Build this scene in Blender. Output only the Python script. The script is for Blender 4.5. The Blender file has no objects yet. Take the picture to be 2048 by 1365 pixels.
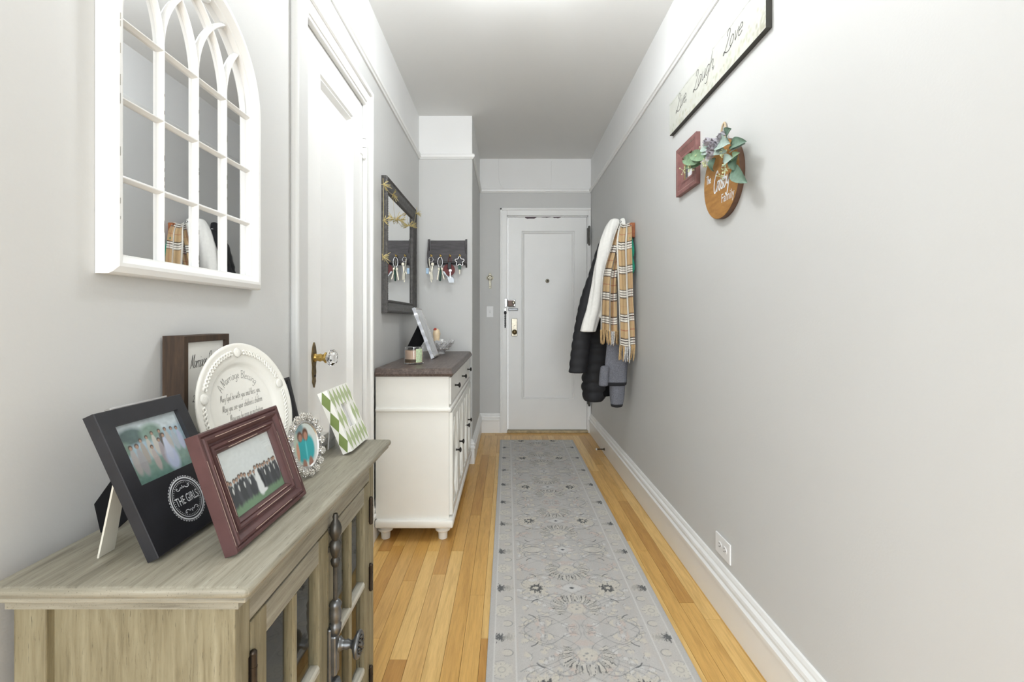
import bpy, bmesh, math, random
import numpy as np
from mathutils import Matrix, Vector
R = math.radians
PI = math.pi
random.seed(7)
rng = np.random.default_rng(11)
scene = bpy.context.scene
COL = scene.collection

# ------------------------------------------------------------------ camera, world, light, exposure
F, VX, VY, H = 940.0, 1015.0, 637.0, 1.09          # focal length in px, vanishing point, camera height
cam_d = bpy.data.cameras.new('camera')
cam = bpy.data.objects.new('camera', cam_d)
COL.objects.link(cam)
cam.location = (0, 0, H)
cam.rotation_euler = (R(90), 0, 0)
cam_d.sensor_width = 36
cam_d.lens = F / 2048 * 36
cam_d.shift_x = (1024 - VX) / 2048
cam_d.shift_y = -(682.5 - VY) / 2048
cam_d.clip_start = 0.02
scene.camera = cam

world = bpy.data.worlds.new('world')
scene.world = world
world.use_nodes = True
world.node_tree.nodes['Background'].inputs[0].default_value = (0.95, 0.975, 1.0, 1)
world.node_tree.nodes['Background'].inputs[1].default_value = 0.55

# unseen area light added as fill, standing for daylight behind the photographer
al = bpy.data.lights.new('rear_fill_light', 'AREA')
al.shape = 'RECTANGLE'
al.size, al.size_y = 1.4, 2.4
al.energy = 42
al.color = (0.90, 0.955, 1.0)
alo = bpy.data.objects.new('rear_fill_light', al)
alo.location = (0.06, -2.95, 1.35)
alo.rotation_euler = (R(90), 0, 0)
COL.objects.link(alo)

# added fill light aimed at the right wall, through an invented side opening
bl_ = bpy.data.lights.new('side_fill_light', 'AREA')
bl_.shape = 'RECTANGLE'; bl_.size, bl_.size_y = 1.6, 1.9
bl_.energy = 30
bl_.color = (0.90, 0.955, 1.0)
blo = bpy.data.objects.new('side_fill_light', bl_)
blo.location = (-2.6, -1.5, 1.45)
blo.rotation_euler = (R(90), 0, R(-66))
COL.objects.link(blo)

vs = scene.view_settings
vs.view_transform = 'Standard'
vs.look = 'None'
vs.gamma = 1
vs.use_curve_mapping = False
vs.exposure = 1.12

# ------------------------------------------------------------------ pixel helpers
def W(px, py, y):
    return Vector(((px - VX) / F * y, y, H - (py - VY) / F * y))
def y_at(px, x):
    return x * F / (px - VX)
def lin(r, g, b):
    def f(c):
        c /= 255.0
        return c / 12.92 if c <= 0.04045 else ((c + 0.055) / 1.055) ** 2.4
    return (f(r), f(g), f(b))

# ------------------------------------------------------------------ materials
def new_mat(name):
    m = bpy.data.materials.new(name)
    m.use_nodes = True
    nt = m.node_tree
    return m, nt, nt.nodes['Principled BSDF']
def setc(b, k, v):
    if k in b.inputs:
        b.inputs[k].default_value = v
def coords(nt, scale=(1, 1, 1), rnd=False):
    tc = nt.nodes.new('ShaderNodeTexCoord')
    mp = nt.nodes.new('ShaderNodeMapping')
    mp.inputs['Scale'].default_value = scale
    nt.links.new(tc.outputs['Object'], mp.inputs['Vector'])
    if rnd:
        oi = nt.nodes.new('ShaderNodeObjectInfo')
        ml = nt.nodes.new('ShaderNodeVectorMath'); ml.operation = 'SCALE'
        ml.inputs[0].default_value = (37, 91, 53)
        nt.links.new(oi.outputs['Random'], ml.inputs['Scale'])
        nt.links.new(ml.outputs[0], mp.inputs['Location'])
    return mp.outputs[0]
def noise(nt, vec, scale, detail=3, rough=0.5, dist=0):
    n = nt.nodes.new('ShaderNodeTexNoise')
    n.inputs['Scale'].default_value = scale
    n.inputs['Detail'].default_value = detail
    n.inputs['Roughness'].default_value = rough
    n.inputs['Distortion'].default_value = dist
    nt.links.new(vec, n.inputs['Vector'])
    return n.outputs[0]
def ramp(nt, fac, stops):
    r = nt.nodes.new('ShaderNodeValToRGB')
    e = r.color_ramp.elements
    while len(e) < len(stops):
        e.new(0.5)
    for i, (p, c) in enumerate(stops):
        e[i].position = p
        e[i].color = (*c, 1)
    nt.links.new(fac, r.inputs[0])
    return r.outputs[0]
def mix(nt, fac, a, b, mode='MIX'):
    m = nt.nodes.new('ShaderNodeMix')
    m.data_type = 'RGBA'
    m.blend_type = mode
    for s, v in ((m.inputs[0], fac), (m.inputs[6], a), (m.inputs[7], b)):
        if hasattr(v, 'links') or isinstance(v, bpy.types.NodeSocket):
            nt.links.new(v, s)
        else:
            s.default_value = v if not isinstance(v, tuple) else (*v, 1)
    return m.outputs[2]
def bump(nt, b, h, strength=0.3, dist=0.001):
    n = nt.nodes.new('ShaderNodeBump')
    n.inputs['Strength'].default_value = strength
    n.inputs['Distance'].default_value = dist
    nt.links.new(h, n.inputs['Height'])
    nt.links.new(n.outputs[0], b.inputs['Normal'])
def plain(name, c, rough=0.5, metal=0, var=0.06, vscale=12, bmp=0, bscale=200, coat=0, spec=0.5):
    m, nt, b = new_mat(name)
    v = coords(nt)
    n = noise(nt, v, vscale, 4)
    lo = tuple(max(0, x * (1 - var)) for x in c)
    hi = tuple(min(1, x * (1 + var)) for x in c)
    nt.links.new(ramp(nt, n, [(0.3, lo), (0.7, hi)]), b.inputs['Base Color'])
    setc(b, 'Roughness', rough); setc(b, 'Metallic', metal); setc(b, 'Coat Weight', coat)
    setc(b, 'Specular IOR Level', spec)
    if bmp:
        bump(nt, b, noise(nt, v, bscale, 3), bmp, 0.001)
    return m
def wood(name, stops, scale, rough=0.5, streak=None, rnd=False, bmp=0.25, nscale=6, coat=0, turn=None):
    m, nt, b = new_mat(name)
    v = coords(nt, scale, rnd)
    if turn:                                   # end faces (normal along y) carry grain running across
        tc = nt.nodes.new('ShaderNodeTexCoord'); sp = nt.nodes.new('ShaderNodeSeparateXYZ')
        nt.links.new(tc.outputs['Normal'], sp.inputs[0])
        ab = nt.nodes.new('ShaderNodeMath'); ab.operation = 'ABSOLUTE'; nt.links.new(sp.outputs[1], ab.inputs[0])
        gt = nt.nodes.new('ShaderNodeMath'); gt.operation = 'GREATER_THAN'; gt.inputs[1].default_value = 0.6; nt.links.new(ab.outputs[0], gt.inputs[0])
        v = mix(nt, gt.outputs[0], v, coords(nt, turn, rnd))
    n = noise(nt, v, nscale, 6, 0.62, 0.4)
    c = ramp(nt, n, stops)
    if streak:
        v2 = coords(nt, tuple(s * 2.6 for s in scale), rnd)
        n2 = noise(nt, v2, nscale * 1.7, 4, 0.7)
        f = ramp(nt, n2, [(0.60, (0, 0, 0)), (0.72, (1, 1, 1))])
        c = mix(nt, f, c, streak)
    nt.links.new(c, b.inputs['Base Color'])
    setc(b, 'Roughness', rough); setc(b, 'Coat Weight', coat)
    bump(nt, b, n, bmp, 0.001)
    return m
def glass(name, c=(1, 1, 1), rough=0.0, ior=1.45):
    m, nt, b = new_mat(name)
    setc(b, 'Base Color', (*c, 1)); setc(b, 'Roughness', rough); setc(b, 'IOR', ior)
    setc(b, 'Transmission Weight', 1.0)
    return m
def vcol(name, rough=0.5, fuzz=0, bscale=900, coat=0, bdist=0.001):
    m, nt, b = new_mat(name)
    a = nt.nodes.new('ShaderNodeVertexColor'); a.layer_name = 'Col'
    nt.links.new(a.outputs[0], b.inputs['Base Color'])
    setc(b, 'Roughness', rough); setc(b, 'Coat Weight', coat)
    if fuzz:
        bump(nt, b, noise(nt, coords(nt), bscale, 2), fuzz, bdist)
    return m

M = {}
M['wall'] = plain('grey_wall_paint', lin(208, 208, 206), 0.55, var=0.012, vscale=2, bmp=0.22, bscale=170)
M['white'] = plain('white_gloss_paint', lin(240, 240, 238), 0.35, var=0.015, vscale=5, bmp=0.05, bscale=60)
M['frieze'] = plain('white_frieze_paint', lin(238, 238, 237), 0.6, var=0.01, vscale=4, bmp=0.08, bscale=90)
M['ceil'] = plain('ceiling_paint', lin(234, 234, 232), 0.8, var=0.01, vscale=2, bmp=0.06, bscale=60)
M['subfloor'] = plain('dark_subfloor', lin(70, 46, 24), 0.8)
M['gap'] = plain('dark_gap', lin(30, 28, 27), 0.8)
def plank_mat():
    m, nt, b = new_mat('oak_strip')
    v = coords(nt, (14, 1.1, 14), True)
    n = noise(nt, v, 4, 5, 0.6, 0.5)
    oi = nt.nodes.new('ShaderNodeObjectInfo')
    base = ramp(nt, oi.outputs['Random'], [(0.0, lin(192, 142, 74)), (0.2, lin(214, 168, 94)), (0.6, lin(224, 180, 106)), (0.85, lin(234, 196, 126)), (1.0, lin(200, 150, 80))])
    g = ramp(nt, n, [(0.3, (0.80, 0.76, 0.70)), (0.55, (1, 1, 1)), (0.75, (1.0, 1.0, 1.0))])
    c = mix(nt, 1.0, base, g, 'MULTIPLY')
    n2 = noise(nt, coords(nt, (60, 3.0, 60), True), 5, 3, 0.6)
    g2 = ramp(nt, n2, [(0.35, (0.86, 0.82, 0.76)), (0.55, (1, 1, 1))])
    c = mix(nt, 0.7, c, g2, 'MULTIPLY')
    nt.links.new(c, b.inputs['Base Color'])
    setc(b, 'Roughness', 0.32)
    bump(nt, b, n2, 0.08, 0.0006)
    return m
M['plank'] = plank_mat()
GW = [(0.25, lin(110, 105, 92)), (0.42, lin(140, 135, 119)), (0.6, lin(157, 152, 136)), (0.8, lin(178, 174, 160))]
M['gw_y'] = wood('greywash_wood_along', GW, (20, 1.1, 20), 0.45, streak=lin(82, 77, 66), turn=(1.1, 20, 20))
M['gw_x'] = wood('greywash_wood_across', GW, (1.3, 16, 16), 0.45, streak=lin(84, 78, 66))
M['gw_z'] = wood('greywash_wood_upright', [(0.2, lin(98, 90, 68)), (0.45, lin(132, 123, 97)), (0.62, lin(146, 138, 112)), (0.8, lin(166, 159, 136))], (16, 16, 1.3), 0.5, streak=lin(82, 76, 60))
M['gw_pale'] = wood('greywash_pale', [(0.3, lin(170, 166, 152)), (0.7, lin(205, 202, 190))], (16, 1.3, 16), 0.45)
M['cab_in'] = plain('cabinet_inside', lin(110, 104, 92), 0.7)
M['pewter'] = plain('pewter_metal', lin(120, 122, 124), 0.36, 0.85, 0.2, 40, 0.15, 120)
M['dpewter'] = plain('dark_pewter_metal', lin(88, 86, 82), 0.4, 0.8, 0.25, 40, 0.2, 120)
M['bronze'] = plain('bronze_metal', lin(70, 62, 54), 0.4, 0.8, 0.2, 60)
M['glass'] = glass('clear_glass')
def pane_mat():
    m, nt, b = new_mat('clear_pane')
    nt.nodes.remove(b)
    tr = nt.nodes.new('ShaderNodeBsdfTransparent'); gl = nt.nodes.new('ShaderNodeBsdfGlossy'); gl.inputs['Roughness'].default_value = 0.01
    tr.inputs[0].default_value = (.97, .98, .98, 1)
    fr = nt.nodes.new('ShaderNodeFresnel'); fr.inputs[0].default_value = 1.5
    mx = nt.nodes.new('ShaderNodeMixShader')
    ge = nt.nodes.new('ShaderNodeNewGeometry')          # reflect off the outer face only
    om = nt.nodes.new('ShaderNodeMath'); om.operation = 'SUBTRACT'; om.inputs[0].default_value = 1.0
    nt.links.new(ge.outputs['Backfacing'], om.inputs[1])
    ml = nt.nodes.new('ShaderNodeMath'); ml.operation = 'MULTIPLY'
    nt.links.new(fr.outputs[0], ml.inputs[0]); nt.links.new(om.outputs[0], ml.inputs[1])
    nt.links.new(ml.outputs[0], mx.inputs[0]); nt.links.new(tr.outputs[0], mx.inputs[1]); nt.links.new(gl.outputs[0], mx.inputs[2])
    nt.links.new(mx.outputs[0], nt.nodes['Material Output'].inputs[0])
    return m
M['pane'] = pane_mat()
M['crystal'] = glass('crystal_glass', (0.97, 0.98, 1.0), 0.02, 1.52)
M['acrylic'] = glass('clear_acrylic', (0.98, 0.99, 1.0), 0.08, 1.45)
M['cutglass'] = plain('bright_cut_glass', lin(236, 236, 238), 0.12, 0.12, 0.3, 120, 0.6, 70, coat=0.6)
M['cream'] = plain('cream_white_enamel', lin(238, 237, 231), 0.38, var=0.01)
M['dtop'] = wood('dark_walnut_top', [(0.25, lin(64, 54, 50)), (0.5, lin(92, 79, 73)), (0.75, lin(124, 110, 103))], (18, 1.2, 18), 0.38, streak=lin(52, 44, 42))
M['black'] = plain('black_satin', lin(38, 38, 42), 0.42, var=0.25, vscale=20, bmp=0.05)
M['blackmetal'] = plain('black_metal', lin(52, 50, 48), 0.35, 0.7, 0.2, 60)
M['velvet'] = plain('black_velvet', lin(16, 16, 18), 0.9, spec=0.2)
M['card'] = plain('cream_card', lin(212, 208, 194), 0.8)
M['silver'] = plain('silver_metal', lin(205, 205, 205), 0.22, 1.0, 0.05)
M['maroon'] = plain('maroon_paint', lin(84, 54, 53), 0.45, var=0.16, vscale=26, bmp=0.1, bscale=120)
M['maroon_l'] = plain('rosewood_red_paint', lin(134, 92, 88), 0.5, var=0.2, vscale=30, bmp=0.1, bscale=120)
M['wear'] = plain('worn_pale_edge', lin(196, 172, 158), 0.6, var=0.1)
M['brownbox'] = wood('dark_brown_wood', [(0.25, lin(40, 29, 21)), (0.5, lin(62, 46, 33)), (0.8, lin(84, 64, 46))], (18, 18, 2), 0.65)
M['paper'] = plain('ivory_paper', lin(232, 230, 224), 0.75, var=0.01)
M['china'] = plain('white_china', lin(240, 238, 230), 0.16, var=0.01, coat=0.3)
M['ink'] = plain('dark_ink', lin(62, 60, 60), 0.6)
M['soft_ink'] = plain('soft_grey_ink', lin(104, 102, 98), 0.6)
M['olive_ink'] = plain('olive_ink', lin(110, 104, 84), 0.6)
M['whiteprint'] = plain('white_print', lin(228, 230, 232), 0.6, var=0.03)
M['green'] = plain('leaf_green_enamel', lin(124, 142, 82), 0.4, var=0.08)
M['palegreen'] = plain('pale_green_enamel', lin(172, 186, 140), 0.4, var=0.05)
M['lgrey'] = plain('light_grey_enamel', lin(214, 213, 212), 0.4, var=0.04)
M['photo'] = vcol('printed_photo', 0.25, coat=0.25)
M['jewel'] = plain('rhinestone', lin(222, 220, 214), 0.08, 0.75, 0.25, 300)
M['brass'] = plain('aged_brass', lin(190, 160, 92), 0.3, 0.9, 0.15, 60)
M['oldbrass'] = plain('old_brass', lin(120, 104, 74), 0.42, 0.8, 0.3, 80)
M['nickel'] = plain('worn_nickel', lin(170, 164, 148), 0.35, 0.85, 0.2, 60)
M['lockbrown'] = plain('brown_lock_case', lin(112, 92, 84), 0.45, 0.3, 0.1)
M['chip'] = plain('purple_bare_paint', lin(98, 84, 90), 0.7, var=0.2)
M['plastic'] = plain('white_plastic', lin(240, 240, 240), 0.4, var=0.005)
M['slot'] = plain('outlet_slot', lin(60, 60, 60), 0.6)
M['dframe'] = wood('charcoal_frame', [(0.3, lin(58, 56, 55)), (0.6, lin(88, 86, 84)), (0.8, lin(120, 118, 114))], (10, 10, 10), 0.45, streak=lin(60, 56, 54))
M['dwood'] = wood('charcoal_wood', [(0.3, lin(56, 53, 55)), (0.7, lin(86, 82, 84))], (2, 14, 14), 0.55)
M['gold'] = plain('gold_wire', lin(222, 206, 150), 0.35, 0.7, 0.1)
M['rackwood'] = wood('cherry_board', [(0.3, lin(130, 74, 40)), (0.7, lin(172, 104, 62))], (10, 2, 10), 0.5)
M['signedge'] = plain('dark_sign_edge', lin(58, 57, 52), 0.6, var=0.15)
M['honey'] = wood('honey_wood', [(0.25, lin(138, 94, 42)), (0.5, lin(166, 118, 58)), (0.8, lin(184, 138, 74))], (2.2, 10, 8), 0.55, bmp=0.1)
M['darkedge'] = plain('dark_stained_edge', lin(92, 66, 50), 0.55, var=0.15, vscale=60)
M['rope'] = plain('jute_rope', lin(190, 170, 140), 0.9, var=0.25, vscale=400)
M['leaf1'] = plain('eucalyptus_leaf', lin(100, 126, 108), 0.6, var=0.2, vscale=60)
M['leaf2'] = plain('eucalyptus_pale_leaf', lin(158, 176, 166), 0.6, var=0.15, vscale=60)
M['leaf3'] = plain('eucalyptus_bright_leaf', lin(122, 150, 116), 0.6, var=0.2, vscale=60)
M['berry'] = plain('pale_berries', lin(206, 212, 170), 0.6, var=0.15, vscale=200)
M['lilac'] = plain('grey_lilac_ribbon', lin(172, 168, 176), 0.7, var=0.25, vscale=90)
M['puffer'] = plain('black_nylon', lin(38, 38, 41), 0.65, var=0.12, vscale=20, bmp=0.2, bscale=45, spec=0.35)
M['fleece'] = plain('white_fleece', lin(240, 239, 234), 0.95, var=0.03, vscale=60, bmp=0.6, bscale=220)
M['greycloth'] = plain('heather_grey_cloth', lin(112, 114, 122), 0.9, var=0.25, vscale=180, bmp=0.2, bscale=500)
M['blacktrim'] = plain('black_trim', lin(30, 30, 34), 0.8)
M['teal'] = plain('teal_green_cloth', lin(34, 138, 112), 0.85, var=0.12, vscale=80)
M['scarf'] = vcol('tartan_wool', 0.92, 0.3, 700)
M['fringe'] = plain('tan_wool_fringe', lin(196, 166, 122), 0.95, var=0.2, vscale=100)
M['fringew'] = plain('black_white_fringe', lin(210, 208, 206), 0.95, var=0.6, vscale=260)
M['rug'] = vcol('woven_rug', 0.95, 0.5, 420)
M['wax'] = plain('peach_wax', lin(238, 206, 178), 0.5)
M['label'] = plain('pale_label', lin(196, 214, 176), 0.6, var=0.2, vscale=130)
M['labelb'] = plain('brown_label', lin(78, 64, 48), 0.6)
M['fig'] = plain('peach_ceramic', lin(238, 214, 178), 0.3, var=0.1, vscale=40)
M['red'] = plain('red_ceramic', lin(178, 62, 48), 0.4)
M['strap'] = plain('ivory_leather', lin(226, 222, 206), 0.7)
M['bluetag'] = plain('pale_blue_plastic', lin(176, 206, 232), 0.35)
M['dkgreen'] = plain('dark_green_plastic', lin(44, 82, 70), 0.45)
M['oxblood'] = plain('oxblood_leather', lin(104, 40, 40), 0.6)
M['whitetag'] = plain('white_blue_plastic', lin(226, 234, 242), 0.35)
M['pebble'] = plain('cream_plaster', lin(200, 196, 178), 0.7, var=0.15, vscale=120)
def mirror_mat(name, r0, r1, c):
    m, nt, b = new_mat(name)
    v = coords(nt)
    n = noise(nt, v, 9, 4, 0.6)
    rr = nt.nodes.new('ShaderNodeMapRange')
    rr.inputs[1].default_value = 0.4; rr.inputs[2].default_value = 0.75
    rr.inputs[3].default_value = r0; rr.inputs[4].default_value = r1
    nt.links.new(n, rr.inputs[0]); nt.links.new(rr.outputs[0], b.inputs['Roughness'])
    setc(b, 'Base Color', (*c, 1)); setc(b, 'Metallic', 1.0)
    return m
M['mirror'] = mirror_mat('mirror_silvering', 0.0, 0.02, (0.86, 0.87, 0.87))
M['oldmirror'] = mirror_mat('antiqued_mirror', 0.0, 0.03, (0.86, 0.87, 0.88))
def emit(name, c, s):
    m, nt, b = new_mat(name)
    setc(b, 'Base Color', (*c, 1)); setc(b, 'Emission Color', (*c, 1)); setc(b, 'Emission Strength', s)
    return m

# ------------------------------------------------------------------ mesh builder and things
class MB:
    def __init__(s):
        s.v = []; s.f = []
    def add(s, vs, fs):
        o = len(s.v)
        s.v += [tuple(p) for p in vs]
        s.f += [tuple(i + o for i in f) for f in fs]
        return s
    def box(s, x0, x1, y0, y1, z0, z1, c=0):
        if x0 > x1: x0, x1 = x1, x0
        if y0 > y1: y0, y1 = y1, y0
        if z0 > z1: z0, z1 = z1, z0
        if c <= 0:
            vs = [(x, y, z) for z in (z0, z1) for x, y in ((x0, y0), (x1, y0), (x1, y1), (x0, y1))]
            return s.add(vs, [(3, 2, 1, 0), (4, 5, 6, 7), (0, 1, 5, 4), (1, 2, 6, 5), (2, 3, 7, 6), (3, 0, 4, 7)])
        c = min(c, (x1 - x0) / 2.01, (y1 - y0) / 2.01, (z1 - z0) / 2.01)
        bm = bmesh.new()
        bmesh.ops.create_cube(bm, size=1)
        for p in bm.verts:
            p.co = Vector(((x0 + x1) / 2 + p.co.x * (x1 - x0), (y0 + y1) / 2 + p.co.y * (y1 - y0), (z0 + z1) / 2 + p.co.z * (z1 - z0)))
        bmesh.ops.bevel(bm, geom=list(bm.edges), offset=c, segments=2, affect='EDGES', profile=0.5)
        return s.bm(bm)
    def bm(s, bm):
        bm.verts.index_update()
        s.add([p.co[:] for p in bm.verts], [[q.index for q in f.verts] for f in bm.faces])
        bm.free()
        return s
    def prism(s, pts, a0, a1, axis='y'):
        n = len(pts)
        def P(u, w, a):
            return {'y': (u, a, w), 'x': (a, u, w), 'z': (u, w, a)}[axis]
        vs = [P(u, w, a0) for u, w in pts] + [P(u, w, a1) for u, w in pts]
        fs = [tuple(range(n)), tuple(reversed(range(n, 2 * n)))]
        fs += [(i, i + n, (i + 1) % n + n, (i + 1) % n) for i in range(n)]
        return s.add(vs, fs)
    def rings(s, rs, closed=True, caps=True):
        n = len(rs[0]); vs = [p for r in rs for p in r]; fs = []
        for k in range(len(rs) - 1):
            for i in range(n if closed else n - 1):
                a, b = k * n + i, k * n + (i + 1) % n
                fs.append((a, b, b + n, a + n))
        if caps and closed:
            fs.append(tuple(reversed(range(n))))
            fs.append(tuple(range((len(rs) - 1) * n, len(rs) * n)))
        return s.add(vs, fs)
    def tube(s, path, r, n=8, caps=True, flat=1.0):
        path = [Vector(p) for p in path]
        rs = []
        rr = r if isinstance(r, (list, tuple)) else [r] * len(path)
        up = None
        for i, p in enumerate(path):
            d = (path[min(i + 1, len(path) - 1)] - path[max(i - 1, 0)])
            d = d.normalized() if d.length > 1e-9 else Vector((0, 0, 1))
            if up is None:
                up = Vector((0, 0, 1)) if abs(d.z) < 0.9 else Vector((1, 0, 0))
            a = d.cross(up)
            a = a.normalized() if a.length > 1e-6 else d.orthogonal().normalized()
            b = a.cross(d).normalized()
            up = b
            rs.append([p + a * math.cos(2 * PI * k / n) * rr[i] + b * math.sin(2 * PI * k / n) * rr[i] * flat for k in range(n)])
        return s.rings(rs, True, caps)
    def lathe(s, prof, c=(0, 0, 0), axis='z', n=24, sx=1.0, sy=1.0, ph=0.0, caps=True):
        rs = []
        for r, a in prof:
            ring = []
            for k in range(n):
                t = 2 * PI * k / n + ph
                u, w = r * math.cos(t) * sx, r * math.sin(t) * sy
                p = {'z': (u, w, a), 'y': (u, a, w), 'x': (a, u, w)}[axis]
                ring.append((c[0] + p[0], c[1] + p[1], c[2] + p[2]))
            rs.append(ring)
        return s.rings(rs, True, caps)
    def ball(s, c, r, n=10, m=6, sz=1.0):
        pr = [(max(r * math.sin(PI * k / m), r * 0.02), -r * math.cos(PI * k / m) * sz) for k in range(m + 1)]
        return s.lathe(pr, c, 'z', n)
    def grid(s, fn, nu, nv, closed_u=False):
        vs = [fn(i / nu, j / nv) for j in range(nv + 1) for i in range(nu + 1)]
        fs = [(j * (nu + 1) + i, j * (nu + 1) + i + 1, (j + 1) * (nu + 1) + i + 1, (j + 1) * (nu + 1) + i) for j in range(nv) for i in range(nu)]
        return s.add(vs, fs)
    def frame(s, w, h, prof, x0=0, z0=0):
        """mitred rectangular frame: prof = [(inset, y)] from the outer back edge to the inner edge"""
        rs = []
        for d, y in prof:
            rs.append([(x0 + d, y, z0 + d), (x0 + w - d, y, z0 + d), (x0 + w - d, y, z0 + h - d), (x0 + d, y, z0 + h - d)])
        rs.append(rs[0])
        return s.rings(rs, True, False)
    def ribbon(s, pts, w, y, taper=False):
        """flat stroke in the local XZ plane facing -Y"""
        n = len(pts)
        if n < 2: return s
        L = []; Rr = []
        for i, (x, z) in enumerate(pts):
            xa, za = pts[max(i - 1, 0)]; xb, zb = pts[min(i + 1, n - 1)]
            dx, dz = xb - xa, zb - za
            l = math.hypot(dx, dz) or 1
            k = w / 2
            if taper:
                k *= 0.35 + 0.65 * abs(dz) / l
            L.append((x - dz / l * k, y, z + dx / l * k)); Rr.append((x + dz / l * k, y, z - dx / l * k))
        return s.add(L + Rr, [(i, n + i, n + i + 1, i + 1) for i in range(n - 1)])
    def xf(s, m):
        s.v = [tuple(m @ Vector(p)) for p in s.v]
        return s
    def build(s, name, mat, parent=None, smooth=False, world=False, loc=None, auto=None):
        vs_ = s.v
        if world and parent is not None:
            q = parent
            while q.name not in MATS: q = q.parent
            inv = MATS[q.name].inverted()
            vs_ = [tuple(inv @ Vector(p)) for p in s.v]
        if loc is not None:
            vs_ = [(a - loc[0], b - loc[1], c - loc[2]) for a, b, c in vs_]
        me = bpy.data.meshes.new(name)
        me.from_pydata(vs_, [], s.f)
        me.materials.append(M[mat] if isinstance(mat, str) else mat)
        bm = bmesh.new(); bm.from_mesh(me)
        bmesh.ops.recalc_face_normals(bm, faces=bm.faces)
        bm.to_mesh(me); bm.free()
        if smooth:
            me.polygons.foreach_set('use_smooth', [True] * len(me.polygons))
            if auto is not None:
                try: me.set_sharp_from_angle(angle=R(auto))
                except Exception: pass
        o = bpy.data.objects.new(name, me)
        COL.objects.link(o)
        if loc is not None: o.location = loc
        if parent is not None: o.parent = parent
        return o
MATS = {}
def tag(o, label=None, cat=None, group=None, kind=None):
    if label: o['label'] = label
    if cat: o['category'] = cat
    if group: o['group'] = group
    if kind: o['kind'] = kind
    return o
def thing(name, label, cat, loc=(0, 0, 0), rot=(0, 0, 0), group=None):
    o = bpy.data.objects.new(name, None)
    o.empty_display_size = 0.05
    o.location = loc; o.rotation_euler = rot
    COL.objects.link(o)
    from mathutils import Euler
    MATS[o.name] = Matrix.Translation(Vector(loc)) @ Euler(rot, 'XYZ').to_matrix().to_4x4()
    return tag(o, label, cat, group)
def struct(name, mb, mat, parent=None, label=None, smooth=False):
    o = mb.build(name, mat, parent, smooth)
    if parent is None: tag(o, label, name.split('_')[0], None, 'structure')
    return o
def painted(name, parent, w, h, nx, ny, fn, mat='photo', x0=0, z0=0, y=0, kind=None):
    """flat print: a fine grid in the local XZ plane coloured per point; fn(U,V)->rgb linear arrays, V up"""
    u = np.linspace(0, 1, nx); v = np.linspace(0, 1, ny)
    U, V = np.meshgrid(u, v)
    C = fn(U, V)
    mb = MB()
    mb.v = [(x0 + a * w, y, z0 + b * h) for a, b in zip(U.ravel(), V.ravel())]
    mb.f = [(j * nx + i, j * nx + i + 1, (j + 1) * nx + i + 1, (j + 1) * nx + i) for j in range(ny - 1) for i in range(nx - 1)]
    o = mb.build(name, mat, parent)
    setcol(o.data, C)
    return o
def setcol(me, C):
    ca = me.color_attributes.new('Col', 'FLOAT_COLOR', 'POINT')
    a = np.ones((C.reshape(-1, 3).shape[0], 4), np.float32)
    a[:, :3] = C.reshape(-1, 3)
    ca.data.foreach_set('color', a.ravel())

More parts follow.
